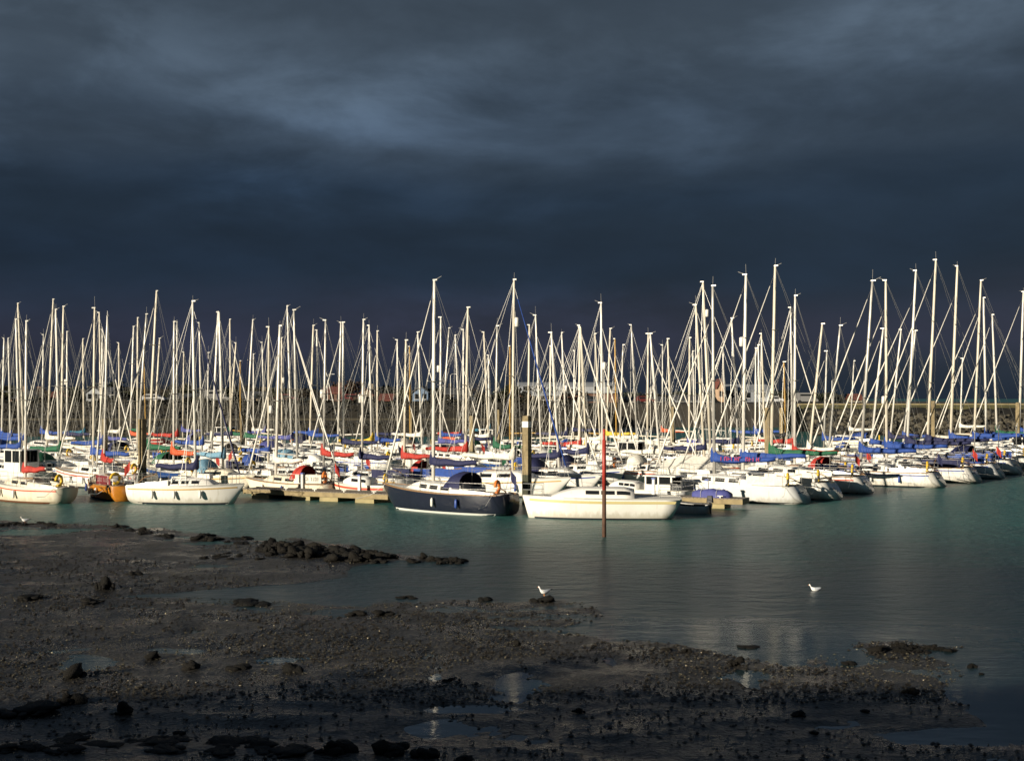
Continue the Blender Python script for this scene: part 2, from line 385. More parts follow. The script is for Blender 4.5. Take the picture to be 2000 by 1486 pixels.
# ------------------------------------------------------------------ boats
class Hull:
    def __init__(s, L, B, F, stern=0.7, rake=0.25, bowrake=0.16, sheer=0.22, full=2.2, sternz=0.02):
        s.L, s.B, s.F, s.stern, s.rake, s.bowrake, s.sheer, s.full, s.sternz = L, B, F, stern, rake, bowrake, sheer, full, sternz
    def b(s, t):
        if t > 0.42: return max(s.B / 2 * (1 - ((t - 0.42) / 0.58) ** s.full), 0.015)
        k = (0.42 - t) / 0.42
        return s.B / 2 * (s.stern + (1 - s.stern) * (1 - k * k))
    def zs(s, t): return s.F * (1 + s.sheer * (1.5 * max(t - 0.35, 0) ** 1.6 * 1.6 + 0.35 * (0.35 - t) ** 2 * (t < 0.35)))
    def zk(s, t):
        z = -0.42
        if t < 0.25: z += (0.42 + s.sternz) * (1 - t / 0.25) ** 1.6
        b0 = 1 - s.bowrake
        if t > b0: z += (s.zs(t) + 0.42 - 0.02) * ((t - b0) / s.bowrake) ** 1.25
        return z
    def pt(s, t, a, side, off=0.0):
        zs, zk = s.zs(t), s.zk(t)
        y = (s.b(t) + off) * max(math.cos(a), 0.0) ** 0.62; z = zs - (zs - zk) * math.sin(a)
        x = -s.L / 2 + s.L * t
        if t < 0.12: x += (1 - t / 0.12) * s.rake * z
        return (x, side * y, z)
    def atz(s, t, z, side, off=0.0):
        zs, zk = s.zs(t), s.zk(t)
        k = min(max((zs - z) / max(zs - zk, 1e-3), 0), 1)
        return s.pt(t, math.asin(k), side, off)
    def ts(s, n): return [(i / n) ** 0.92 for i in range(n + 1)]
    def mesh(s, n=16, m=5):
        mb = MB(); rings = []
        for t in s.ts(n):
            r = [s.pt(t, math.pi / 2 * k / m, 1) for k in range(m + 1)] + [s.pt(t, math.pi / 2 * k / m, -1) for k in range(m - 1, -1, -1)]
            rings.append(r)
        return mb.quadring(rings, False, cap0=True)
    def band(s, n, top, bot, off=0.012, t0=0.0, t1=0.97):
        mb = MB()
        for side in (1, -1):
            rings = []
            for i in range(n + 1):
                t = t0 + (t1 - t0) * i / n
                zt, zb = top(s, t), bot(s, t)
                p, q = s.atz(t, zt, side, off), s.atz(t, zb, side, off)
                rings.append([p, q] if side > 0 else [q, p])
            mb.quadring(rings, False)
        return mb
    def deck(s, n=12, inset=0.03, drop=0.015, camber=0.05):
        mb = MB(); rings = []
        for t in s.ts(n):
            x, y, z = s.pt(t, 0, 1); y = max(y - inset, 0.008); z -= drop
            rings.append([(x, y, z), (x, y * 0.5, z + camber * 0.75), (x, 0, z + camber), (x, -y * 0.5, z + camber * 0.75), (x, -y, z)])
        return mb.quadring(rings, False)
    def rail(s, n=12, w=0.05, h=0.05):
        mb = MB()
        for side in (1, -1):
            rings = []
            for i in range(n + 1):
                t = 0.01 + 0.985 * i / n
                x, y, z = s.pt(t, 0, 1)
                rings.append([(x, side * (y + 0.012), z - h * 0.5), (x, side * (y + 0.012), z + h), (x, side * max(y - w, 0), z + h), (x, side * max(y - w, 0), z - 0.03)])
            mb.quadring(rings, True, True, True)
        return mb

def cabin(h, t0, t1, wf, hgt, n=6, tf=0.35, topk=0.78, fore=0.12):
    """coachroof from t0 (aft) to t1 (front); wf = fraction of the beam; returns mesh builder and a side-point function"""
    def prof(u):
        k = 1.0
        if u > 1 - tf: k = max(1 - ((u - (1 - tf)) / tf) ** 1.8 * 0.93, 0.06)
        if u < fore: k = min(k, 0.80 + 0.20 * u / fore)
        return k
    def side(u, v, sd, off=0.0):
        t = t0 + (t1 - t0) * u
        wv = min(h.b(t) * wf, h.B / 2 * wf) * (1 - 0.15 * u); hh = hgt * prof(u); z0 = h.zs(t) + 0.0
        y = wv * (1 - (1 - topk) * v) + off
        return (-h.L / 2 + h.L * t, sd * y, z0 + hh * v)
    mb = MB(); rings = []
    for i in range(n + 1):
        u = i / n; t = t0 + (t1 - t0) * u
        x, y0, z0 = side(u, 0, 1); _, y1, z1 = side(u, 0.88, 1)
        zt = h.zs(t) + hgt * prof(u)
        rings.append([(x, y0, z0 - 0.06), (x, y1, z1), (x, y1 * 0.82, zt), (x, y1 * 0.4, zt + 0.045), (x, 0, zt + 0.06), (x, -y1 * 0.4, zt + 0.045), (x, -y1 * 0.82, zt), (x, -y1, z1), (x, -y0, z0 - 0.06)])
    mb.quadring(rings, False, True, True)
    return mb, side, prof

def side_window(side, u0, u1, v0, v1, sd, name, parent, m=None):
    mb = MB(); n = 3; out = []; inn = []
    for i in range(n + 1):
        u = u0 + (u1 - u0) * i / n
        out.append([side(u, v0, sd, 0.012), side(u, v1, sd, 0.012)] if sd < 0 else [side(u, v1, sd, 0.012), side(u, v0, sd, 0.012)])
    mb.quadring(out, False)
    for i in range(n + 1):
        u = u0 + (u1 - u0) * i / n
        inn.append([side(u, v1, sd, -0.03), side(u, v0, sd, -0.03)] if sd < 0 else [side(u, v0, sd, -0.03), side(u, v1, sd, -0.03)])
    k = len(mb.v); mb.quadring(inn, False)
    return mb.build(name, m or GLASS, parent)

def hood_mesh(x0, x1, w, z0, h, n=8):
    mb = MB(); rings = []
    for u, k, wk in ((0.0, 0.30, 0.9), (0.3, 0.85, 0.97), (0.6, 1.0, 1.0), (1.0, 0.96, 1.0)):
        x = x0 + (x1 - x0) * u
        rings.append([(x, wk * w * math.cos(math.pi * j / n) * (1.0 if 0 < j < n else 1.0), z0 + h * k * (max(math.sin(math.pi * j / n), 0) ** 0.6)) for j in range(n + 1)])
    mb.quadring(rings, False)
    inner = [[(p[0], p[1] * 0.97, (p[2] - z0) * 0.97 + z0) for p in r][::-1] for r in rings]
    mb.quadring(inner, False)
    return mb

def cover_mesh(mx, zb, ln, rise, peak=0.75, fat=0.16, r=None):
    """sail cover on a boom that runs aft (towards -x) from the mast; taller at the mast"""
    mb = MB(); rings = []; r = r or rnd
    ph = r.random() * 6
    for i in range(10):
        u = i / 9; x = mx + 0.16 - (ln + 0.16) * u
        hh = 0.20 + 0.20 * (1 - u) + peak * max(0, 1 - u / 0.13) ** 1.2
        wob = 0.03 * math.sin(ph + u * 13) - 0.05 * math.sin(math.pi * u)
        w = fat * (0.6 + 0.4 * (1 - u)) * (1 + 0.12 * math.sin(ph * 2 + u * 17))
        zz = zb + rise * u - 0.09 + wob
        rings.append([(x, 0, zz - 0.04), (x, w * 0.9, zz + 0.06), (x, w * 0.8, zz + hh * 0.5), (x, w * 0.25, zz + hh * 0.94), (x, 0, zz + hh), (x, -w * 0.25, zz + hh * 0.94), (x, -w * 0.8, zz + hh * 0.5), (x, -w * 0.9, zz + 0.06)])
    return mb.quadring(rings, True, True, True)

def torus_mesh(R, r, n=14, m=6, arc=1.0):
    mb = MB(); rings = []
    for i in range(n + (0 if arc >= 1 else 1)):
        a = 2 * math.pi * arc * i / n
        rings.append([((R + r * math.cos(2 * math.pi * j / m)) * math.cos(a), r * math.sin(2 * math.pi * j / m), (R + r * math.cos(2 * math.pi * j / m)) * math.sin(a)) for j in range(m)])
    if arc >= 1: rings.append(rings[0])
    return mb.quadring(rings, True, arc < 1, arc < 1)

FENDER_ME = MB().tube([(0, 0, -0.30), (0, 0, -0.27), (0, 0, -0.2), (0, 0, 0.2), (0, 0, 0.27), (0, 0, 0.34)], [0.02, 0.07, 0.105, 0.105, 0.07, 0.02], 8).mesh('fender')
BUOY_ME = torus_mesh(0.25, 0.075, 14, 6, 0.82).mesh('lifebuoy')
for me_ in (FENDER_ME, BUOY_ME): me_.polygons.foreach_set('use_smooth', [True] * len(me_.polygons))
def shared(name, me, m, parent, loc, rz=0.0, sc=1.0):
    if not me.materials: me.materials.append(None)
    o = link(name, me, parent); o.location = loc; o.rotation_euler = (0, 0, rz); o.scale = (sc,) * 3
    o.material_slots[0].link = 'OBJECT'; o.material_slots[0].material = m
    return o

def rig(root, h, mx, zd, top, M, lod, spar=ALU, furl=True, furlcol=None, genoa='L', frac=0.97, dome=None, double=False, vane=True):
    base = Vector((mx, 0, zd)); top = Vector(top); ax = top - base
    P = lambda k: base + ax * k
    r0 = (0.061 + 0.0040 * max(M - 8, 0)) * rnd.uniform(0.88, 1.1)
    mast = MB().tube([P(0), P(0.6), P(0.9), P(1.0)], [r0, r0, r0 * 0.85, r0 * 0.66], 8, ry=1.25).build('mast', spar, root, True)
    if vane:
        v = MB(); t = P(1.0)
        q_ = rnd.random(); f_ = rnd.choice((-1, 1)); v.box((t.x + f_ * 0.07, t.y, t.z + 0.03), (0.20 + 0.14 * q_, 0.09, 0.07))
        if rnd.random() < 0.5: v.tube([t, t + Vector((0.02 * f_, 0, 0.3 + 0.5 * q_))], 0.009, 4)
        if rnd.random() < 0.6: v.tube([t + Vector((f_ * 0.1, 0, 0.05)), t + Vector((f_ * (0.3 + 0.3 * q_), 0.02, 0.10 + 0.15 * q_))], 0.012, 4)
        v.build('masthead_fitting', ALUD, mast)
    sh = h.B * 0.5 * 0.78; ks = (0.36, 0.68) if double else (0.50,)
    for k in ks:
        p = P(k); w = sh * (0.55 if k < 0.6 else 0.42)
        for sd in (1, -1):
            MB().tube([p, p + Vector((-0.10, sd * w, 0.03))], [0.035, 0.02], 5).build('spreader', spar, mast)
    if dome:
        p = P(dome); mb = MB().tube([p + Vector((0.22, 0, -0.28)), p + Vector((0.22, 0, -0.24)), p + Vector((0.22, 0, 0.24)), p + Vector((0.22, 0, 0.28))], [0.06, 0.13, 0.13, 0.06], 10)
        mb.box((p.x + 0.1, p.y, p.z), (0.2, 0.05, 0.05)); mb.build('radar_reflector', GEL, mast, True)
    wr = 0.009
    t_m = (mx + h.L / 2) / h.L
    for sd in (1, -1):
        c = Vector((mx - 0.12, sd * (h.b(t_m) * 0.92), h.zs(t_m)))
        pts = [c] + [P(k) + Vector((-0.10, sd * sh * (0.55 if k < 0.6 else 0.42), 0.03)) for k in ks] + [P(frac)]
        MB().tube(pts, wr, 3, False).build('shroud', WIRE, root)
        if lod > 0:
            MB().tube([c + Vector((-0.35, 0, 0)), P(ks[0] - 0.01)], wr, 3, False).build('lower_shroud', WIRE, root)
    bowp = Vector((h.L / 2 - 0.12, 0, h.zs(0.98) + 0.04))
    fs = MB().tube([bowp, P(frac)], wr, 3, False).build('forestay', WIRE, root)
    if furl:
        a = bowp.lerp(P(frac), 0.05); b = bowp.lerp(P(frac), 0.93)
        MB().tube([a, a.lerp(b, 0.12), a.lerp(b, 0.6), b], [0.035, 0.055, 0.042, 0.02], 6).build('furled_sail', furlcol or SAIL, fs, True)
    st = Vector((-h.L / 2 + 0.12 + h.rake * h.zs(0), 0, h.zs(0)))
    MB().tube([st, P(1.0)], wr, 3, False).build('backstay', WIRE, root)
    # halyards beside the mast
    if lod > 0:
        MB().tube([P(0.02) + Vector((0.25, 0.1, 0)), P(0.98)], 0.006, 3, False).build('halyard', WIRE, root)
    return P

def guard(root, h, lod, sides=True):
    hh = 0.58
    def dp(t, sd, k=0.96): 
        x, y, z = h.pt(t, 0, 1); return Vector((x, sd * max(y - 0.06, 0) * 1.0, z))
    n = 5
    r = 0.013
    for sd in ((1, -1) if sides else ()):
        mb = MB(); tt = [0.08 + 0.80 * i / n for i in range(n + 1)]
        for t in tt[1:-1]:
            p = dp(t, sd); mb.tube([p, p + Vector((0, 0, hh))], r, 4)
        for z in ((hh, hh * 0.5) if lod > 1 else (hh,)):
            mb.tube([dp(t, sd) + Vector((0, 0, z)) for t in tt], 0.007, 3, False)
        mb.build('guard_rail', STEEL, root)
    mb = MB()
    a, b, c = dp(0.86, 1), dp(0.86, -1), dp(0.985, 1)
    for z in (hh, hh * 0.5):
        up = Vector((0, 0, z)); mb.tube([a + up, dp(0.94, 1) + up, Vector((c.x + 0.08, 0, c.z)) + up, dp(0.94, -1) + up, b + up], r, 4)
    for p in (a, b, dp(0.94, 1), dp(0.94, -1)): mb.tube([p, p + Vector((0, 0, hh))], r, 4)
    mb.build('pulpit', STEEL, root)
    mb = MB(); p0, p1 = dp(0.09, 1), dp(0.09, -1); q0, q1 = dp(0.015, 1), dp(0.015, -1)
    for z in (hh, hh * 0.5):
        up = Vector((0, 0, z)); mb.tube([p0 + up, q0 + up, q1 + up, p1 + up], r, 4)
    for p in (p0, p1, q0, q1): mb.tube([p, p + Vector((0, 0, hh))], r, 4)
    mb.build('pushpit', STEEL, root)
    return q0, q1

def sailboat(label, x, y, ang, L, M, top_w, lod, cover='blue', hull=GEL, group=None, stripe=None, hoodc=None, furl=True, furlcol=None, spar=ALU,
             mx=None, dome=None, B=None, F=None, stern=0.72, rake=0.3, buoy=None, seed=0, bowrake=0.16, boot=ANTIF, deckm=None, dodger=None, roof=None,
             windows=3, covermarks=False, outboard=False, sternmark=False, name='sailing_yacht', sheer=0.22, textdodger=None, boomlen=None, frac=None, boomz=None):
    r = random.Random(seed * 17 + 5)
    B = B or L * (0.335 if L < 9 else 0.315); F = F or (0.52 + 0.045 * L)
    h = Hull(L, B, F, stern, rake, bowrake, sheer)
    root = empty(name, (x, y, 0), ang)
    tag(root, label, 'sailboat', group)
    n = (20, 16, 12)[2 - lod]
    h.mesh(n, 5 if lod else 4).build('hull', hull, root, True)
    h.band(n, lambda s, t: 0.10, lambda s, t: -0.16, 0.010).build('waterline_stripe', boot, root)
    if stripe:
        h.band(n, lambda s, t: s.zs(t) - 0.13, lambda s, t: s.zs(t) - 0.13 - 0.07, 0.010, 0.02, 0.95).build('hull_stripe', stripe, root)
    h.deck(12 if lod else 8).build('deck', deckm or DECK, root, True)
    if lod > 0: h.rail(12, 0.05, 0.045).build('toe_rail', TEAK if r.random() < 0.35 else ALUD, root)
    mxx = mx if mx is not None else 0.08 * L
    t0, t1 = 0.36, 0.36 + 0.40
    ch = 0.40 + 0.02 * (L - 7)
    cb, side, prof = cabin(h, t0, t1, 0.66, ch, 7)
    coach = cb.build('coachroof', roof or GEL if hull in (NAVYH, GREENH, BLUEH, ORANGEH) else (roof or hull), root, True)
    if lod > 0 and windows:
        for sd in (1, -1):
            if windows == 1: side_window(side, 0.12, 0.68, 0.30, 0.72, sd, 'window', coach)
            else:
                wd = 0.66 / windows
                for k in range(windows): side_window(side, 0.08 + wd * k, 0.08 + wd * k + wd * 0.68, 0.30, 0.74, sd, 'window', coach)
    else:
        for sd in (1, -1): side_window(side, 0.12, 0.65, 0.30, 0.72, sd, 'window', coach)
    # hatch on the coachroof, cockpit coamings and sole
    zc = h.zs(0.55) + ch
    MB().box((-L / 2 + L * 0.44, 0, h.zs(0.44) + ch + 0.07), (0.75, 0.62, 0.05)).build('sliding_hatch', TEAK if r.random() < 0.4 else DECK, coach)
    cm = MB()
    for sd in (1, -1):
        rings = []
        for t in (0.06, 0.16, 0.26, 0.37):
            xx, yy, zz = h.pt(t, 0, 1); yy = min(yy, B / 2) * 0.70
            hg = 0.10 + 0.20 * (t - 0.06) / 0.31
            rings.append([(xx, sd * yy, zz), (xx, sd * (yy - 0.03), zz + hg), (xx, sd * (yy - 0.16), zz + hg), (xx, sd * (yy - 0.2), zz)])
        cm.quadring(rings, True, True, True)
    cm.build('cockpit_coaming', roof or (GEL if hull in (NAVYH, GREENH, BLUEH, ORANGEH) else hull), root)
    if lod > 0:
        MB().box((-L / 2 + L * 0.21, 0, h.zs(0.2) + 0.058), (L * 0.27, B * 0.34, 0.03)).build('cockpit_sole', TEAK, root)
        MB().tube([(-L / 2 + L * 0.04, 0, h.zs(0.03) + 0.12), (-L / 2 + L * 0.1, 0, h.zs(0.1) + 0.42), (-L / 2 + L * 0.19, 0.06, h.zs(0.1) + 0.55)], 0.03, 5).build('tiller', TEAK, root)
    zd = h.zs(0.5) + ch * 0.92
    ca, sa = math.cos(ang), math.sin(ang)
    dx, dy = top_w[0] - x, top_w[1] - y
    top = (dx * ca + dy * sa, (-dx * sa + dy * ca), top_w[2])
    P = rig(root, h, mxx, zd, top, M, lod, spar, furl, furlcol, frac=frac or (0.97 if r.random() < 0.6 else 0.86), dome=dome, double=M > 12.8, vane=True)
    bl = boomlen or L * 0.40; zb = zd + (boomz or 0.85); rise = 0.18 * r.random()
    mxb = mxx + (P(0.08).x - mxx)
    bm = MB().tube([(mxb - 0.08, 0, zb), (mxb - bl, 0, zb + rise)], 0.055, 6).build('boom', spar, root)
    if cover:
        cv = cover_mesh(mxb, zb, bl * 0.96, rise, 0.15 + 0.40 * r.random(), 0.14 + 0.05 * r.random(), r).build('sail_cover', canvas(cover), bm, True)
        if covermarks:
            xx = mxb - 0.5; RLET = mat('red_lettering', (0.45, 0.02, 0.05), 0.7)
            for k in range(11):
                if k == 6: xx -= 0.22; continue
                for sd in (1, -1):
                    yv = sd * 0.215; mk = MB()
                    mk.box((xx, yv, zb + 0.13), (0.03, 0.03, 0.22))
                    if k % 3: mk.box((xx - 0.06, yv, zb + 0.13 + (0.09 if k % 2 else 0.0)), (0.12, 0.03, 0.035))
                    if k % 3 == 1: mk.box((xx - 0.12, yv, zb + 0.13), (0.03, 0.03, 0.22))
                    mk.build('letter', RLET, cv)
                xx -= 0.21
    MB().tube([(mxb - bl, 0, zb + rise), P(0.995)], 0.007, 3, False).build('topping_lift', WIRE, bm)
    if lod > 0: MB().tube([(mxb - bl * 0.85, 0, zb + rise * 0.8), (mxb - bl * 0.85, 0, h.zs(0.2) + 0.3)], 0.014, 4, False).build('mainsheet', WIRE, bm)
    if hoodc:
        xh = -L / 2 + L * 0.43
        hd = hood_mesh(xh, xh - L * 0.13, B * 0.34, h.zs(0.4) + 0.22, 0.85).build('spray_hood', canvas(hoodc), root, True)
    if lod > 0: q0, q1 = guard(root, h, lod)
    else: q0, q1 = Vector(h.pt(0.03, 0, 1)), Vector(h.pt(0.03, 0, -1))
    if dodger:
        for sd in (1, -1):
            rings = [[Vector(h.pt(t, 0, 1)) * 1.0, None] for t in (0.06, 0.16, 0.30)]
            mb = MB(); rr = []
            for t in (0.05, 0.14, 0.22, 0.32):
                xx, yy, zz = h.pt(t, 0, 1); rr.append([(xx, sd * (yy - 0.045), zz + 0.07), (xx, sd * (yy - 0.045), zz + 0.56), (xx, sd * (yy - 0.065), zz + 0.56), (xx, sd * (yy - 0.065), zz + 0.07)])
            mb.quadring(rr, True, True, True); dg = mb.build('cockpit_dodger', canvas(dodger), root)
            if textdodger:
                DLET = mat(textdodger, (0.5, 0.45, 0.42) if 'pale' in textdodger else (0.05, 0.045, 0.04), 0.7)
                for k in range(9):
                    if k == 4: continue
                    tt = 0.09 + 0.022 * k; xx, yy, zz = h.pt(tt, 0, 1); mk = MB()
                    mk.box((xx, sd * (yy - 0.04), zz + 0.32), (0.025, 0.012, 0.2)); 
                    if k % 2: mk.box((xx + 0.05, sd * (yy - 0.04), zz + 0.41), (0.10, 0.012, 0.03))
                    if k % 3: mk.box((xx + 0.05, sd * (yy - 0.04), zz + 0.24), (0.10, 0.012, 0.03))
                    mk.build('letter', DLET, dg)
    if buoy:
        shared('lifebuoy', BUOY_ME, YELL if buoy == 'yellow' else ORNG, root, (q0.x + 0.1, q0.y * 0.75, q0.z + 0.42), math.pi / 2 + 0.3, 1.1)
    if lod > 0:
        for k in range(r.choice((2, 3, 3)) if lod < 2 else 3):
            t = 0.25 + 0.2 * k + 0.05 * r.random()
            for sd in (1, -1):
                if r.random() < 0.75:
                    xx, yy, zz = h.pt(t, 0, sd); shared('fender', FENDER_ME, FENB if r.random() < 0.3 else FEND, root, (xx, yy + sd * 0.085, zz * 0.55), 0, 0.72)
    if lod > 0:
        z9 = h.zs(0.6) + ch * 0.9
        for k in range(2):
            for sd in (1, -1):
                if r.random() < 0.8:
                    xx = -L / 2 + L * (0.30 if k else 0.40); yy = B * 0.30; MB().tube([(xx, sd * yy, h.zs(0.35) + 0.18), (xx, sd * yy, h.zs(0.35) + 0.42)], [0.07, 0.055], 7).build('winch', STEEL, root)
        if r.random() < 0.6: MB().box((L * 0.16, 0, h.zs(0.7) + 0.32), (0.5, 0.5, 0.07)).build('fore_hatch', GLASS, root)
        if r.random() < 0.4: MB().box((mxx + 0.55, 0, z9 + 0.14), (0.75, 0.5, 0.26), 0, 0.9).build('liferaft_case', GEL, root)
        if r.random() < 0.5: MB().tube([(-L * 0.02, B * 0.2, z9 + 0.05), (-L * 0.02, B * 0.2, z9 + 0.2), (-L * 0.02 + 0.12, B * 0.2, z9 + 0.26)], 0.06, 6).build('vent_cowl', STEEL, root)
        if r.random() < 0.45:
            fx = -L / 2 + 0.1 + h.rake * h.zs(0); st_ = MB().tube([(fx, 0.2, h.zs(0)), (fx - 0.45, 0.2, h.zs(0) + 1.35)], 0.013, 4).build('flagstaff', TEAK, root)
            rr9 = [[(fx - 0.40 - 0.30 * q - 0.0, 0.2 + 0.05 * math.sin(q * 5 + i), h.zs(0) + 1.28 - 0.42 * q * 0.9 - z_) for z_ in (0, 0.25, 0.5)] for q in (0, 0.35, 0.7, 1.0) for i in (0,)]
            MB().quadring(rr9, False).build('ensign', canvas(r.choice(('red', 'red', 'navy', 'green'))), st_)
        if r.random() < 0.12:
            MB().tube([(-L / 2 + 0.5, -0.5, h.zs(0)), (-L / 2 + 0.5, -0.5, h.zs(0) + 2.4)], 0.03, 5).build('generator_pole', STEEL, root)
            wg = MB()
            for q in range(3):
                a9 = q * 2.09 + 0.3; wg.tube([(-L / 2 + 0.5, -0.5, h.zs(0) + 2.45), (-L / 2 + 0.5, -0.5 + 0.5 * math.cos(a9), h.zs(0) + 2.45 + 0.5 * math.sin(a9))], [0.05, 0.015], 4)
            wg.build('wind_generator', GEL3, root)
        # mooring lines from bow and stern
        for (tt9, dx9, dy9) in ((0.95, 0.9, 1.3), (0.04, -0.3, 1.4)):
            xx, yy, zz = h.pt(tt9, 0, 1); MB().tube([(xx, yy, zz), (xx + dx9 * 0.5, yy + dy9 * 0.5, zz * 0.55), (xx + dx9, yy + dy9, 0.5)], 0.012, 4).build('mooring_line', FEND, root)
    if outboard:
        mb = MB().box((-L / 2 - 0.12, 0.35, 0.62), (0.34, 0.26, 0.36), 0, 0.8); mb.tube([(-L / 2 - 0.12, 0.35, 0.5), (-L / 2 - 0.15, 0.35, -0.25)], 0.06, 6)
        mb.build('outboard_motor', FEND, root)
    if sternmark:
        zz = h.F * 0.62; GLET = mat('grey_lettering', (0.18, 0.2, 0.24), 0.6)
        for k in range(7):
            mk = MB().box((-L / 2 + rake * (zz) - 0.012, -0.45 + 0.15 * k, zz), (0.02, 0.09 if k % 2 else 0.03, 0.14 if k % 3 else 0.09))
            mk.build('letter', GLET, root)
    return root, h

def motorboat(label, x, y, ang, L, hull=GEL, group=None, wheelhouse=None, canopy=None, stripe=None, seed=0, lod=1, B=None, F=None, name='motor_cruiser', cab=(0.42, 0.86), chgt=0.55, rake=-0.25,
              wht=(0.18, 0.46), windows=3, buoy=None, cabw=0.74, bowrake=0.14, sheer=0.2):
    r = random.Random(seed + 99)
    B = B or 0.34 * L; F = F or 0.75
    h = Hull(L, B, F, 0.9, rake, bowrake, sheer, 2.8, -0.25)
    root = empty(name, (x, y, 0), ang); tag(root, label, 'motorboat', group)
    h.mesh(18, 5).build('hull', hull, root, True)
    h.band(16, lambda s, t: 0.07, lambda s, t: -0.2, 0.01).build('waterline_stripe', ANTIF, root)
    h.rail(14, 0.05, 0.04).build('rubbing_strake', GEL2 if r.random() < 0.5 else ALUD, root)
    if stripe: h.band(16, lambda s, t: s.zs(t) - 0.1, lambda s, t: s.zs(t) - 0.22, 0.01, 0.02, 0.95).build('hull_stripe', stripe, root)
    h.deck(12).build('deck', DECK, root, True)
    cb, side, prof = cabin(h, cab[0], cab[1], cabw, chgt, 8, tf=0.42)
    c = cb.build('cabin', GEL, root, True)
    wd = 0.56 / windows
    for sd in (1, -1):
        for k in range(windows): side_window(side, 0.05 + wd * k, 0.05 + wd * k + wd * 0.86, 0.42, 0.80, sd, 'window', c)
    if wheelhouse:
        hw = wheelhouse; x0, x1 = -L / 2 + L * wht[0], -L / 2 + L * wht[1]; z0 = h.zs(0.35) - 0.05; bw = B * 0.36
        mb = MB(); mb.quadring([[(x0, bw, z0), (x1, bw, z0), (x1, -bw, z0), (x0, -bw, z0)], [(x0, bw, z0 + hw * 0.45), (x1, bw, z0 + hw * 0.45), (x1, -bw, z0 + hw * 0.45), (x0, -bw, z0 + hw * 0.45)]], True, False, True)
        wh = mb.build('wheelhouse', GEL, root)
        for sx, sy in ((x0 + .05, bw - .05), (x1 - .05, bw - .05), (x1 - .05, -bw + .05), (x0 + .05, -bw + .05), ((x0 + x1) / 2, bw - .05), ((x0 + x1) / 2, -bw + .05)):
            MB().box((sx, sy, z0 + hw * 0.70), (0.09, 0.09, hw * 0.5)).build('window_post', GEL, wh)
        for sd in (1, -1):
            for k in range(2):
                a = x0 + 0.1 + k * (x1 - x0) / 2; b = a + (x1 - x0) / 2 - 0.15
                MB().box(((a + b) / 2, sd * (bw - 0.05), z0 + hw * 0.70), (b - a, 0.02, hw * 0.5)).build('window', GLASS, wh)
        MB().box((x1 - 0.05, 0, z0 + hw * 0.70), (0.02, bw * 1.8, hw * 0.5)).build('window', GLASS, wh)
        MB().box(((x0 + x1) / 2 - 0.05, 0, z0 + hw * 0.97), (x1 - x0 + 0.35, bw * 2.1, 0.06), 0, 0.97).build('wheelhouse_roof', GEL, wh)
        MB().tube([((x0 + x1) / 2, 0, z0 + hw), ((x0 + x1) / 2, 0, z0 + hw + 1.3)], 0.02, 4).build('aerial', ALUD, wh)
    if canopy:
        hood_mesh(-L / 2 + L * 0.48, -L / 2 + L * 0.10, B * 0.40, h.zs(0.3), 1.0).build('canopy', canvas(canopy), root, True)
    guard_h = guard(root, h, lod, False)
    for k in range(3):
        t = 0.2 + 0.22 * k
        xx, yy, zz = h.pt(t, 0, -1); shared('fender', FENDER_ME, FEND, root, (xx, yy - 0.085, zz * 0.55), 0, 0.72)
    if buoy: shared('lifebuoy', BUOY_ME, YELL if buoy == 'yellow' else ORNG, root, (guard_h[0].x + .1, guard_h[0].y * .6, guard_h[0].z + .4), 1.8, 1.0)
    return root, h

PLACED = []      # (cx, cy, ang, hl, hw)
def rect_pts(c, m=0.0):
    cx, cy, a, hl, hw = c; hl += m; hw += m; ca, sa = math.cos(a), math.sin(a)
    return [(cx + u * ca - v * sa, cy + u * sa + v * ca) for u, v in ((-hl, -hw), (hl, -hw), (hl, hw), (-hl, hw))]
def overlap(a, b, m=0.0):
    if math.hypot(a[0] - b[0], a[1] - b[1]) > a[3] + b[3] + 2: return False
    pa, pb = rect_pts(a, m), rect_pts(b)
    for ang in (a[2], a[2] + math.pi / 2, b[2], b[2] + math.pi / 2):
        ux, uy = math.cos(ang), math.sin(ang)
        A = [p[0] * ux + p[1] * uy for p in pa]; Bq = [p[0] * ux + p[1] * uy for p in pb]
        if max(A) < min(Bq) or max(Bq) < min(A): return False
    return True
def claim(x, y, ang, L, B): PLACED.append((x, y, ang, L / 2, B / 2 * 0.9))
YAW = math.radians(33)
A_L = math.pi - YAW      # bow left and away
A_R = -YAW               # bow right and nearer

# ---- hero boats of the front row
def topw(px, py, d): return (gx(px, d), d, H + (HZ - py) / FPX * d)
def hero_mast(mpx, d, tpx, tpy): return topw(tpx, tpy, d)
RED = mat('red_stripe', (0.50, 0.06, 0.03), 0.4); GOLD = mat('gold_stripe', (0.55, 0.36, 0.12), 0.4); BLUES = mat('blue_stripe', (0.03, 0.07, 0.3), 0.35)
WHITEB = mat('white_boot_top', (0.78, 0.78, 0.72), 0.4)
BROWNB = mat('brown_boot_top', (0.16, 0.06, 0.025), 0.6, noise=0.3)
STR = {'red': RED, 'gold': GOLD, 'blue': BLUES}
def put_mast(x, y, ang, mpx):
    """distance forward of the boat's centre at which the mast stands in column mpx of the photo"""
    ca, sa = math.cos(ang), math.sin(ang); best = (1e9, 0, y)
    for k in range(-60, 80):
        m = k * 0.05; xx, yy = x + ca * m, y + sa * m; e = abs(1000 + FPX * xx / yy - mpx)
        if e < best[0]: best = (e, m, yy)
    return best[1], best[2]
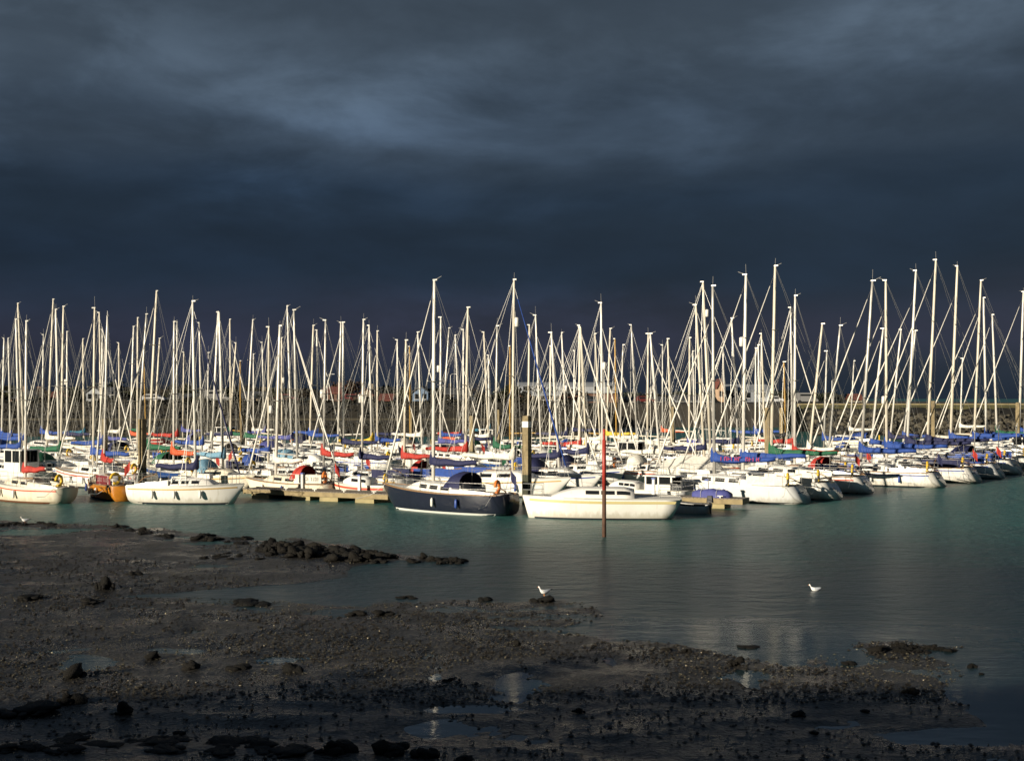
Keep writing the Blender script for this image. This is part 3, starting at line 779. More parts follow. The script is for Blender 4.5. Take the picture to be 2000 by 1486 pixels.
def hero(label, x, y, ang, L, mpx, tpx, tpy, **k):
    m, d = put_mast(x, y, ang, mpx); m = max(min(m, 0.2 * L), -0.02 * L)
    xa, ya = x + math.cos(ang) * m, y + math.sin(ang) * m
    tw = topw(tpx + (1000 + FPX * xa / ya - mpx), tpy, ya)
    claim(x, y, ang, L, k.get('B', L * 0.335))
    return sailboat(label, x, y, ang, L, tw[2], tw, 2, mx=m, **k)

hero('small cream sloop with red hull stripe and red sail cover, nearest the left edge', -27.05, 71.6, math.radians(180 - 30), 6.3, 50, 52, 628, cover='red', hull=GEL2, stripe=RED, B=2.2, F=0.86, stern=0.62, rake=-0.12, boot=BROWNB, windows=2, seed=1, boomlen=1.7, boomz=0.45, furl=False, buoy='yellow', outboard=False)
hero('orange varnished yacht with maroon dodgers, its stern towards the mud', -23.45, 74.6, math.radians(180 - 60), 7.6, 130, 137, 618, cover='red', hull=ORANGEH, B=2.3, F=0.85, stern=0.55, rake=0.25, dodger='maroon', textdodger='pale_lettering', roof=GEL, buoy='yellow', boot=ANTIF, seed=2, boomlen=2.6, deckm=DECKT)
hero('plump white sloop with gold hull line, navy sail cover and bow to the right', -17.75, 70.3, math.radians(-10), 6.45, 382, 376, 589, cover='navy', hull=GEL, stripe=GOLD, B=2.5, F=0.98, stern=0.75, rake=-0.05, boot=ANTIF, seed=3, boomlen=2.4, windows=3, furlcol=canvas('navy'), sheer=0.1, boomz=0.6)
hero('dark navy hulled cutter with white waterline and navy hood beside the tallest pile', -3.45, 65.4, math.radians(180 - 37), 8.6, 847, 849, 548, cover='navy', hull=NAVYH, B=2.8, F=1.0, stern=0.62, rake=0.2, boot=WHITEB, hoodc='navy', buoy='orange', roof=GEL, stripe=None, seed=4, boomlen=3.0, windows=3, deckm=DECK, frac=0.97, bowrake=0.2, boomz=1.0)
E_ANG = math.radians(180 - 27)
hero('white fishing yacht with red cockpit cloth and lettered white dodger behind the pontoon', -13.2, 76.1, E_ANG, 6.6, 538, 546, 637, cover='white', hull=GEL2, B=2.3, F=0.75, stern=0.7, dodger='white', textdodger='dark_lettering', hoodc='red', seed=5, boomlen=2.0, windows=2, buoy='orange')
F_ = motorboat('short cream cabin boat with red stripe, moored at the pontoon end', -8.75, 74.1, E_ANG, 3.9, hull=GEL2, stripe=RED, B=1.7, F=0.75, seed=6, cab=(0.3, 0.8), chgt=0.45, name='cabin_boat', windows=2, buoy='yellow'); claim(-8.75, 74.1, E_ANG, 3.9, 1.7)
H_ = motorboat('long white motor cruiser with dark cabin windows, nearest boat of all', 4.05, 61.8, math.radians(180 - 5), 7.1, hull=GEL, B=2.5, F=0.98, seed=7, lod=2, rake=-0.55, cab=(0.24, 0.80), chgt=0.46, bowrake=0.06, sheer=0.06, windows=3, stripe=mat('pale_gold_stripe', (0.55, 0.47, 0.22), 0.4)); claim(4.05, 61.8, math.radians(175), 7.1, 2.5)
K_ = motorboat('white wheelhouse boat behind the long motor cruiser', 7.3, 72.3, A_L, 5.6, hull=GEL3, wheelhouse=0.9, seed=8, wht=(0.10, 0.40), name='wheelhouse_boat', F=0.62, cab=(0.5, 0.86), chgt=0.4); claim(7.3, 72.3, A_L, 5.6, 2.0)
T_ = motorboat('white boat under a large white tent cover', 11.2, 80.5, A_L, 4.8, hull=GEL, seed=9, name='covered_boat', B=2.1); claim(11.2, 80.5, A_L, 4.8, 2.1)
mb = MB(); rr = []
for u, k in ((-2.2, 0.45), (-1.5, 1.0), (0.4, 1.05), (1.7, 0.75), (2.15, 0.2)):
    wv = 1.12 * (1 - 0.10 * abs(u) / 3.3 - (0.45 if u > 2 else 0))
    rr.append([(u, wv, 0.85), (u, wv * 0.95, 0.95 + 0.5 * k), (u, 0.06, 0.95 + 1.15 * k), (u, -0.06, 0.95 + 1.15 * k), (u, -wv * 0.95, 0.95 + 0.5 * k), (u, -wv, 0.85)])
mb.quadring(rr, False, True, True); mb.build('tent_cover', canvas('white'), T_[0], False)
# inflatable tender with its small motor
def tender(label, x, y, ang, L=2.5):
    root = empty('dinghy', (x, y, 0), ang); tag(root, label, 'dinghy')
    h = Hull(L, 1.3, 0.42, 0.85, -0.1, 0.25, 0.4, 2.4)
    h.mesh(12, 4).build('hull', GEL3, root, True)
    h.rail(10, 0.10, 0.05).build('rubbing_strake', BLACK, root)
    h.deck(8, 0.12, 0.16, 0.0).build('floor', ORNG, root)
    for k in (-0.35, 0.35): MB().box((k * L * 0.6, 0, 0.36), (0.22, 1.0, 0.04)).build('thwart', TEAK, root)
    mb = MB().box((-L / 2 - 0.1, 0, 0.72), (0.3, 0.24, 0.34), 0, 0.75); mb.tube([(-L / 2 - 0.1, 0, 0.6), (-L / 2 - 0.14, 0, -0.2)], 0.05, 6); mb.build('outboard_motor', BLACK, root)
    claim(x, y, ang, L, 1.3)
tender('small white dinghy with black outboard behind the motor cruiser stern', 8.75, 64.6, math.radians(180 - 28), 2.4)

# ---- pontoons
PONT = mat('weathered_pontoon_boards', (0.26, 0.22, 0.17), 0.8, noise=0.35, nscale=5)
FASC = mat('pontoon_fascia_timber', (0.31, 0.24, 0.12), 0.75, noise=0.4, nscale=3)
FLOATM = mat('pontoon_float', (0.34, 0.28, 0.13), 0.7, noise=0.35, nscale=2)
def pontoon(label, x0, y0, x1, y1, wd, planks=True, floats=None, n_cleat=4, zt=0.5):
    L = math.hypot(x1 - x0, y1 - y0); a = math.atan2(y1 - y0, x1 - x0)
    root = empty('pontoon', (x0, y0, 0), a); tag(root, label, 'pontoon', 'floating pontoons of the marina')
    # local x along, local y from 0 (front) to wd (back)
    np_ = max(int(L / 0.2), 1) if planks else 1
    pm = MB().box((0, 0, 0), (L / np_ - 0.018, wd + 0.06, 0.04)).mesh('plank'); pm.materials.append(PONT)
    for i in range(np_):
        o = link('plank', pm, root); o.location = ((i + 0.5) * L / np_, wd / 2, zt + 0.02 + 0.004 * rnd.random())
    for yv in (0.04, wd - 0.04): MB().box((L / 2, yv, zt - 0.13), (L - 0.02, 0.08, 0.25)).build('fascia_board', FASC, root)
    for xv in (0.05, L - 0.05): MB().box((xv, wd / 2, zt - 0.13), (0.08, wd - 0.18, 0.25)).build('end_board', FASC, root)
    fl = floats or [(k + 0.5) * 2.4 for k in range(int(L / 2.4))]
    for u in fl:
        MB().box((u, wd / 2, 0.04), (1.25, wd - 0.12, 0.42), 0, 0.98).build('float', FLOATM, root)
    for k in range(n_cleat):
        u = (k + 0.5) * L / n_cleat; mb = MB().box((u, 0.16, zt + 0.09), (0.06, 0.05, 0.10)); mb.box((u, 0.16, zt + 0.15), (0.30, 0.06, 0.04)); mb.build('cleat', ALUD, root)
    for k in range(2):
        sp_ = MB().box((L * (0.3 + 0.4 * k), wd - 0.22, zt + 0.45), (0.16, 0.16, 0.82), 0, 0.85).build('service_post', GEL3, root); MB().box((L * (0.3 + 0.4 * k), wd - 0.22, zt + 0.90), (0.20, 0.20, 0.08)).build('post_cap', BLUES, sp_)
    PLACED.append(((x0 + x1) / 2 - math.sin(a) * wd / 2, (y0 + y1) / 2 + math.cos(a) * wd / 2, a, L / 2, wd / 2))
    return root
pontoon('long weathered pontoon in front of the lettered white yacht', -15.6, 74.2, -6.75, 69.6, 1.9, floats=[1.2, 4.1, 6.0, 8.4], n_cleat=5)
pontoon('short pontoon finger with yellow float under a blue tarpaulin', 5.2, 69.6, 11.95, 66.3, 1.3, floats=[0.8, 3.2, 5.9], n_cleat=3)
# a tarpaulin-covered tender on the finger
root = empty('covered_tender', (10.6, 67.75, 0.54), math.atan2(66.3 - 69.6, 11.95 - 5.2)); tag(root, 'upturned tender under a crumpled blue tarpaulin on the short pontoon', 'dinghy')
mb = MB(); rr = []
for i in range(9):
    u = -1 + 2 * i / 8; wv = 0.48 * (1 - 0.5 * abs(u) ** 3); hv = 0.42 * (1 - 0.4 * abs(u) ** 2.5) + 0.03 * math.sin(i * 2.1)
    rr.append([(u * 1.05, wv, 0.0), (u * 1.05, wv * 0.9, hv * 0.7), (u * 1.05, wv * 0.4, hv), (u * 1.05, -wv * 0.4, hv), (u * 1.05, -wv * 0.9, hv * 0.72), (u * 1.05, -wv, 0.0)])
mb.quadring(rr, False, True, True); mb.build('tarpaulin', canvas('violet'), root, True)
mb = MB(); 
for u in (-0.5, 0.35):
    mb.tube([(u, 0.47, 0.03), (u, 0.43, 0.3), (u, 0.2, 0.45), (u, -0.2, 0.45), (u, -0.45, 0.3), (u, -0.48, 0.03)], 0.014, 4)
mb.build('lashing', FEND, root)

# ---- guide piles
PILE = mat('pile_timber', (0.30, 0.235, 0.125), 0.8, noise=0.55, nscale=2.5, bump=0.5, bscale=9)
PILEW = mat('pile_weed', (0.045, 0.05, 0.025), 0.75, noise=0.5, nscale=4, bump=0.6, bscale=12)
def pile(label, px, ytop, s, wpx, collar=False):
    d = FPX / s; z = H + (HZ - ytop) / s; w = wpx / s
    root = empty('mooring_pile', (gx(px, d), d, 0), math.radians(12)); tag(root, label, 'pile', 'guide piles standing among the boats')
    MB().tube([(0, 0, 1.6), (0, 0, z - 0.12), (0, 0, z)], [w / 2, w / 2, w / 2 * 0.88], 4).build('shaft', PILE, root)
    MB().tube([(0, 0, -1.5), (0, 0, 1.62)], [w / 2 * 1.02, w / 2 * 1.01], 4).build('weedy_foot', PILEW, root)
    if collar: MB().tube([(0, 0, z - 0.62), (0, 0, z - 0.30)], w / 2 * 1.05, 4).build('white_band', WHITEB, root)
    PLACED.append((gx(px, d), d, 0, w / 2, w / 2))
pile('tallest timber pile, white band near its top, behind the navy cutter', 1029, 812, 36.0, 19, True)
pile('timber pile rising behind the plump white sloop', 278, 818, 32.8, 16)
pile('slim timber pile behind the orange yacht, left of the sloop pile', 205, 818, 23.5, 11)
pile('timber pile near a green sail cover, left of centre', 474, 812, 20.5, 10)
pile('pale timber pile just left of the navy cutter mast', 806, 803, 19.0, 10)
pile('timber pile right of the navy cutter mast', 922, 812, 25.0, 11)
pile('thin pile left of the tallest pile, far back', 974, 800, 19.5, 8)
pile('pale pile in open water behind the tented boat', 1314, 794, 19.5, 11)
pile('thick pale pile beside the dark green sail cover', 1500, 796, 29.5, 14)
pile('pale pile just right of the thick one, far back', 1527, 796, 18.5, 10)
pile('pale pile in front of the sunlit breakwater', 1823, 783, 22.5, 10)
pile('pile at the right edge in front of the breakwater', 1988, 786, 20.5, 10)

# red channel marker post
pm_ = empty('channel_marker', (gx(1180, 53.2), 53.2, 0)); tag(pm_, 'slim red channel marker post standing in the water', 'marker post')
s_ = FPX / 53.2; zt_ = H + (HZ - 838) / s_
REDP = mat('marker_red', (0.42, 0.045, 0.03), 0.5, noise=0.35, nscale=3)
MB().tube([(0, 0, 1.95), (0, 0, zt_ - 0.45)], 0.085, 10).build('red_pole', REDP, pm_, True)
MB().tube([(0, 0, zt_ - 0.45), (0, 0, zt_ - 0.40), (0, 0, zt_ - 0.28), (0, 0, zt_ - 0.22), (0, 0, zt_)], [0.06, 0.06, 0.05, 0.06, 0.055], 10).build('top_cap', REDP, pm_, True)
MB().tube([(0, 0, -0.8), (0, 0, 0.7), (0, 0, 1.95)], [0.09, 0.088, 0.086], 10).build('rusty_foot', mat('marker_foot', (0.11, 0.055, 0.032), 0.8, noise=0.5, nscale=3), pm_, True)
PLACED.append((gx(1180, 53.2), 53.2, 0, 0.1, 0.1))

# ---- the fleet: mast column at the deck, mast-top column and row, scale (pixels per metre), bow, sail cover
FLEET = [
 # right-hand outer row, sterns towards the open water
 (1395,1392,559,35.3,'L','blue'),(1451,1457,537,33.0,'L','blue'),(1506,1514,520,31.0,'L','green'),(1552,1553,578,29.6,'L','red'),
 (1681,1704,549,29.3,'L','blue'),(1732,1730,548,27.6,'L','blue'),(1771,1789,529,26.2,'L','navy'),(1811,1828,508,24.8,'L','navy'),(1856,1870,520,23.4,'L','blue'),
 (1902,1916,548,22.3,'L','blue'),(1927,1921,582,21.3,'L','blue'),(1948,1938,615,20.3,'L','green'),(1990,1999,570,19.4,'L','blue'),
 # the rest from the left
 (3,8,661,20,'','blue'),(21,16,661,21,'','blue'),(39,31,624,27,'','blue'),(47,35,593,23,'','blue'),(82,85,654,19,'','blue'),(92,104,585,23,'L','white'),
 (116,109,605,29,'R','green'),(119,124,599,26,'L',None),(131,131,648,20,'','navy'),(164,162,662,19,'','teal'),(182,185,602,30,'L','blue'),(199,194,611,25,'','blue'),
 (198,200,644,22,'','violet'),(234,232,670,18.5,'','white'),(254,261,638,20.5,'L','orange'),(268,269,621,22,'',None),(268,286,614,23.5,'L',None),(285,281,690,17.5,'','green'),
 (290,306,569,29.5,'L','green'),(300,312,661,19.5,'L',None),(339,340,629,30,'L','orange'),(345,346,629,21,'R','red'),(357,359,688,17.5,'','violet'),(395,389,631,25,'R','blue'),
 (405,407,689,18.5,'',None),(414,426,610,22,'L','white'),(436,428,610,30.5,'R','sky'),(451,449,624,20,'','navy'),(447,461,670,19,'L','green'),(470,469,705,17,'',None),
 (480,494,625,21.5,'L','green'),(495,495,692,17.5,'','white'),(517,512,669,19,'','violet'),(524,525,639,29.5,'R','blue'),(551,550,660,20,'',None),
 (570,561,598,22.5,'','violet'),(581,574,606,31,'R',None),(605,612,636,20.5,'L','blue'),(620,619,645,19.5,'','blue'),(632,636,626,30,'L','red'),(660,666,630,20,'L',None),
 (671,670,630,24.5,'L','navy'),(707,710,625,31.0,'L','navy'),(726,721,636,24,'R','yellow'),(737,737,647,22.5,'L','blue'),(777,776,664,18.8,'','navy'),(789,793,665,30.5,'L','red'),
 (801,800,677,19,'',None),(824,816,649,20.5,'R','white'),(860,861,620,23.5,'L','violet'),(862,877,641,20,'L','blue'),(899,889,655,19,'R','red'),(905,905,644,22,'','navy'),
 (909,914,601,28.5,'R','red'),(955,945,649,21.5,'R','white'),(956,954,694,17.5,'','teal'),(968,971,637,25,'L','green'),(996,996,676,19.5,'',None),(1001,1004,547,33,'R','white'),
 (1031,1034,635,22,'L',None),(1057,1046,616,24,'R',None),(1074,1075,676,20.5,'',None),(1092,1077,650,31,'R','navy'),(1107,1097,650,20,'R','navy'),(1120,1122,685,17.5,'','navy'),
 (1132,1132,636,25.5,'R','red'),(1147,1134,640,28.5,'R','navy'),(1173,1162,652,22,'R','white'),(1177,1174,592,27,'R','white'),(1184,1192,642,20.5,'L','yellow'),(1204,1201,662,19.5,'',None),
 (1210,1217,674,22.5,'L','white'),(1245,1233,635,20.5,'R','white'),(1264,1266,652,24.5,'L','white'),(1290,1270,652,29,'R','white'),(1294,1294,674,17.5,'','orange'),(1312,1304,662,21,'R',None),
 (1346,1347,660,23.5,'','violet'),(1357,1353,686,18,'',None),(1376,1359,596,27.5,'R','navy'),(1388,1373,551,26,'R',None),(1418,1412,679,17.5,'R',None),(1442,1429,622,24.5,'R','navy'),
 (1475,1476,680,18,'','blue'),(1485,1481,674,19,'R','blue'),(1494,1487,652,21,'R',None),(1535,1531,707,20,'','black'),(1549,1544,601,24,'R','red'),(1579,1606,633,27,'L','white'),
 (1609,1615,686,22,'L','blue'),(1618,1641,636,25,'L',None),(1700,1725,642,24,'L','blue'),(1737,1760,644,22.5,'L','navy'),(1764,1788,646,21,'L','blue'),
 (1875,1880,700,15.5,'L','white'),(1660,1668,705,17,'L','white'),
]
WOODEN = {285, 470, 801, 1204, 996, 1535}; GREYM = {1618, 1294, 1609}
DOMES = {1001: 0.78, 1177: 0.6, 1388: 0.82, 1451: 0.66, 1732: 0.33, 632: 0.5, 707: 0.48, 860: 0.62, 524: 0.4, 551: 0.6, 131: 0.55, 1107: 0.5}
# pontoons running away from the shore between the boats
def edge_ok(c):
    for (px_, py_) in rect_pts(c):
        # open water right of the line from (17.2,67.8) to (45.5,104)
        if (px_ - 17.2) * (104 - 67.8) - (py_ - 67.8) * (45.5 - 17.2) > 0: return False
    return True
items = []
for i, (xb, xt, yt, s, dr, cov) in enumerate(FLEET):
    items.append((s + (40 if i < 13 else 0), i, xb, xt, yt, s, dr, cov))
items.sort(key=lambda t: -t[0])
OUT = []
for key, i, xb, xt, yt, s, dr, cov in items:
    if dr == '': dr = 'L' if xt >= xb else 'R'
    d0 = FPX / s; a0 = A_L if dr == 'L' else A_R
    done = None
    for step in range(0, 150):
        for sg in ((1,) if step == 0 else (1, -1)):
            d = d0 + sg * step * 0.35
            if d < 70.5 or d > 172: continue
            M = H + (HZ - yt) / FPX * d
            for shrink in (1.0, 0.9, 0.8):
                L = min(max(M / 1.33, 6.6), 11.8) * shrink
                if i < 13: L = min(max(M / 1.28, 8.5), 12.2) * shrink
                B = L * (0.335 if L < 9 else 0.315); a = a0 + random.Random(i).uniform(-0.04, 0.04)
                mxo = 0.08 * L
                cx = gx(xb, d) - math.cos(a) * mxo; cy = d - math.sin(a) * mxo
                c = (cx, cy, a, L / 2, B / 2 * 0.88)
                if (i < 13 or edge_ok(c)) and not any(overlap(c, q, 0.12) for q in PLACED):
                    done = (c, L, B, d, M); break
            if done: break
        if done: break
    if done:
        PLACED.append(done[0]); OUT.append((i, xb, xt, yt, dr, cov, done, d0))
    else:
        print('NOT PLACED', i, xb, s)
print('FLEET placed', len(OUT), 'of', len(FLEET), 'mean depth shift', sum(abs(o[6][3] - o[7]) for o in OUT) / len(OUT))
_ORD0 = ['first', 'second', 'third', 'fourth', 'fifth', 'sixth', 'seventh', 'eighth', 'ninth', 'tenth', 'eleventh', 'twelfth', 'thirteenth', 'fourteenth', 'fifteenth', 'sixteenth', 'seventeenth', 'eighteenth',
       'nineteenth', 'twentieth', 'twenty-first', 'twenty-second', 'twenty-third', 'twenty-fourth', 'twenty-fifth', 'twenty-sixth', 'twenty-seventh', 'twenty-eighth', 'twenty-ninth', 'thirtieth']
ORD = _ORD0 + ['thirty-' + w_ for w_ in _ORD0[:9]] + ['fortieth'] + ['forty-' + w_ for w_ in _ORD0[:9]] + ['fiftieth']
rank = {}
HERO_COVERS = [(-1, 50, 'red'), (-2, 150, 'red'), (-3, 382, 'navy'), (-4, 847, 'navy'), (-5, 538, 'white')]    # the front-row yachts count too
for key in set(o[5] for o in OUT):
    lst = sorted([(o[1], o[0]) for o in OUT if o[5] == key] + [(x_, i_) for i_, x_, c_ in HERO_COVERS if c_ == key])
    for k, (x_, i_) in enumerate(lst): rank[i_] = (k, len(lst))
for (i, xb, xt, yt, dr, cov, done, d0) in OUT:
    (cx, cy, a, _, _), L, B, d, M = done
    r = random.Random(1000 + i)
    lod = 2 if i < 8 else (1 if d < 112 else 0)
    hc = r.random()
    hullm, hn = (GEL, 'white') if hc < 0.60 else (GEL2, 'cream') if hc < 0.78 else (GEL3, 'pale grey') if hc < 0.90 else (NAVYH, 'dark blue') if hc < 0.94 else (BLUEH, 'blue') if hc < 0.97 else (GREENH, 'dark green')
    if i < 13: hullm, hn = (GEL, 'white') if i % 3 else (GEL3, 'pale grey')
    k, n = rank[i]
    cn = (COVERS[cov][0] + ' sail cover') if cov else 'bare boom'
    side_ = 'bow left' if dr == 'L' else 'bow right'
    lab = f'{hn} yacht, {side_}, with the {ORD[k]} {cn} from the left' if n > 1 else f'{hn} yacht, {side_}, with the only {cn}'
    spar = WOOD if xb in WOODEN else ALUD if xb in GREYM else r.choice((ALU, ALU, ALU, ALU2, ALU2, ALU3))
    hood = None
    q = r.random()
    if q < 0.32: hood = cov if (cov and cov not in ('white',)) and r.random() < 0.7 else r.choice(('blue', 'navy', 'white', 'white', 'green'))
    fc = canvas(r.choice(('blue', 'navy'))) if r.random() < 0.06 else None
    tw = topw(xt, yt, d)
    sailboat(lab, cx, cy, a, L, M, tw, lod, cover=cov, hull=hullm, group='yachts moored in the marina', stripe=r.choice((None, BLUES, RED, GOLD, BLUES, None)),
             hoodc=hood, furl=(r.random() < 0.42 or i < 13), furlcol=fc, spar=spar, mx=0.08 * L, dome=DOMES.get(xb), B=B, stern=r.choice((0.6, 0.72, 0.8)) if i >= 13 else 0.8,
             rake=r.choice((0.55, 0.3, -0.1)) if i >= 13 else 0.75, buoy=r.choice(('yellow', 'orange', 'yellow', None, None)) if i >= 13 else 'yellow', seed=i, windows=r.choice((1, 2, 3)),
             covermarks=(xb == 1395), outboard=r.random() < 0.2 and lod > 0 and i >= 13, sternmark=i < 13, dodger=r.choice((None, None, None, 'white', 'blue', 'navy')) if lod else None,
             roof=(GEL if hullm in (GEL3,) else None))
# powered boats in the gaps
mi = 0
POWER = [(1975, 21.0, 'L', 'white wheelhouse launch at the far right, near the breakwater', 1.7, None), (1655, 16.3, 'L', 'white motor boat with blue canopy in front of the breakwater', None, 'blue'),
         (22, 26.5, 'L', 'white cabin cruiser with flat roof near the left edge', 1.6, None), (900, 17.0, 'R', 'white motor boat under a red awning, far back', None, 'orange'),
         (455, 16.8, 'R', 'white high sided launch far back left of centre', 1.7, None), (940, 17.3, 'L', 'white wheelhouse launch far back near the middle', 1.7, None),
         (590, 23, 'R', 'white motor boat with pale blue canopy among the yachts', None, 'sky'), (1210, 31.5, 'L', 'white motor boat with windscreen behind the marker post', 1.5, None)]
for px, s, dr, lab, wh, can in POWER:
    d0 = FPX / s; a = A_L if dr == 'L' else A_R; ok = None
    for step in range(0, 120):
        for sg in (1, -1):
            d = d0 + sg * step * 0.4
            if d < 72 or d > 175: continue
            c = (gx(px, d), d, a, 3.1, 1.1)
            if (edge_ok(c) or px > 1600) and not any(overlap(c, q, 0.12) for q in PLACED): ok = c; break
        if ok: break
    if ok:
        PLACED.append(ok); motorboat(lab, ok[0], ok[1], a, 6.2, hull=GEL, wheelhouse=wh, canopy=can, seed=30 + mi, group='motor boats among the yachts', stripe=BLUES if mi % 2 else None)
    else: print('power not placed', px)
    mi += 1
# ------------------------------------------------------------------ breakwater, banks and the town behind
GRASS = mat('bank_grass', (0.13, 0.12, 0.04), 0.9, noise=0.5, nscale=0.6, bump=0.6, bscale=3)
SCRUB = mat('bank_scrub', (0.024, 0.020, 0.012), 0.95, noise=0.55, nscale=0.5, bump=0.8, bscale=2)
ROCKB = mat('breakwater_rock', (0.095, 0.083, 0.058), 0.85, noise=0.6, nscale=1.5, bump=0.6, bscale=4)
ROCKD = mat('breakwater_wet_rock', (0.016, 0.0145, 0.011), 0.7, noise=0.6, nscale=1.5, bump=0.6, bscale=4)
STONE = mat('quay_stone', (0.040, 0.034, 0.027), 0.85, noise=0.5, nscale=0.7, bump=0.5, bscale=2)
def extrude_profile(name, prof, x0, x1, m, nx=40, jit=0.15, seed=0):
    r = random.Random(seed); mb = MB(); rings = []
    for i in range(nx + 1):
        x = x0 + (x1 - x0) * i / nx
        rings.append([(x, y + r.uniform(-jit, jit), z + (r.uniform(-jit, jit) * 0.5 if 0 < k < len(prof) - 1 else 0)) for k, (y, z) in enumerate(prof)])
    mb.quadring(rings, False)
    return mb.build(name, m, None, False)
def lump_mesh(name, seed, sub=1, sq=(1, 1, 0.7), rough=0.3):
    import bmesh
    bm = bmesh.new(); bmesh.ops.create_icosphere(bm, subdivisions=sub, radius=1.0)
    r = random.Random(seed); dirs = [(Vector((r.gauss(0, 1), r.gauss(0, 1), r.gauss(0, 1))).normalized(), r.uniform(-rough, rough)) for _ in range(9)]
    for v in bm.verts:
        n = v.co.normalized(); k = 1.0
        for dv, a in dirs: k += a * max(n.dot(dv), 0) ** 3
        k += r.uniform(-rough, rough) * 0.22
        v.co = Vector((n.x * sq[0], n.y * sq[1], n.z * sq[2])) * k
    me = bpy.data.meshes.new(name); bm.to_mesh(me); bm.free(); return me
# right-hand breakwater
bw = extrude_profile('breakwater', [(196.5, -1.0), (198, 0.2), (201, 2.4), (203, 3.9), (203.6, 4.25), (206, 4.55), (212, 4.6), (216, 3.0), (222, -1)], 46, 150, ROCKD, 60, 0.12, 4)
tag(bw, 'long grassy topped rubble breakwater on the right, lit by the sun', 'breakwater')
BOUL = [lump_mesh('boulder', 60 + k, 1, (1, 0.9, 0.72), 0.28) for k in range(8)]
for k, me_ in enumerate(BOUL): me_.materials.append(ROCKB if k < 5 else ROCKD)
r = random.Random(5)
for k in range(290):
    u = r.random(); x = 46.5 + 42 * r.random(); z = -0.1 + 3.7 * u; y = 197.7 + 5.0 * u
    o = link('boulder', BOUL[r.randrange(8) if u > 0.25 else 5 + r.randrange(3)], bw); o.location = (x, y - 0.15, z); s = r.uniform(0.28, 0.62); o.scale = (s * 1.25, s, s); o.rotation_euler = (r.random(), r.random(), r.random() * 6)
def rock_field(name, n, fx, seed, m, parent=None, s0=0.25, s1=0.6):
    """many small stones joined into one mesh"""
    r = random.Random(seed); V = []; F = []
    base = lump_mesh('tmp', seed, 1, (1, 0.9, 0.7), 0.3); bv = np.array([v.co[:] for v in base.vertices]); bf = [tuple(p.vertices) for p in base.polygons]; bpy.data.meshes.remove(base)
    for k in range(n):
        x, y, z = fx(r); s = r.uniform(s0, s1); a = r.random() * 6.28; ca, sa = math.cos(a), math.sin(a)
        o = len(V); sc = np.array([s * r.uniform(0.8, 1.4), s * r.uniform(0.8, 1.2), s * r.uniform(0.7, 1.0)])
        for p in bv * sc: V.append((x + p[0] * ca - p[1] * sa, y + p[0] * sa + p[1] * ca, z + p[2]))
        F += [tuple(i + o for i in f) for f in bf]
    me = bpy.data.meshes.new(name); me.from_pydata(V, [], F); me.update(); me.materials.append(m); o = link(name, me, parent); o['kind'] = 'stuff'; return o
def far_slope(r):
    u = r.random(); return (46.5 + 100 * r.random(), 197.6 + 5.0 * u, 3.7 * u)
MB().quadring([[(x, 203.2 + .15 * math.sin(x * 1.3), 4.02 + .1 * math.sin(x * 2.1)), (x, 204.2, 4.5), (x, 206.0, 4.72), (x, 211.5, 4.75)] for x in [46 + k * .8 for k in range(131)]], False).build('grass_top', GRASS, bw)
rock_field('rubble', 900, far_slope, 12, ROCKB, bw, 0.3, 0.7)
MB().box((98, 206.3, 4.66), (104, 0.5, 0.5)).build('parapet', mat('parapet_stone', (0.36, 0.30, 0.16), 0.85, noise=0.4, nscale=1), bw)

# left bank with a lower ledge
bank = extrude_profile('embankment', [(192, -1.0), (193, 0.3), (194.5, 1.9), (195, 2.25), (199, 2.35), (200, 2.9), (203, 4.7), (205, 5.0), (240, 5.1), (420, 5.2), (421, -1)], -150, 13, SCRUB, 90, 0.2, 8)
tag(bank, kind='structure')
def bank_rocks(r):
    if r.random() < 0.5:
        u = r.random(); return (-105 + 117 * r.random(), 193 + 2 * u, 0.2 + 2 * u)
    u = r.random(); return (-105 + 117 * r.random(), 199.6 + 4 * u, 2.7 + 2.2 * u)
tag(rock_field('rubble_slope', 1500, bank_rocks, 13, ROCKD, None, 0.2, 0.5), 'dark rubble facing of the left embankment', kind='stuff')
MB().box((-68, 198.6, 2.5), (160, 0.5, 0.35)).build('ledge_wall', mat('ledge_stone', (0.055, 0.047, 0.028), 0.85, noise=0.5, nscale=0.8), bank)
# quay in the middle, further back
quay = extrude_profile('quay', [(254, -1), (254.2, 1.2), (254.4, 4.6), (255, 4.75), (262, 4.8), (420, 4.9), (421, -1)], 13.3, 112, STONE, 50, 0.1, 9)
tag(quay, kind='structure')

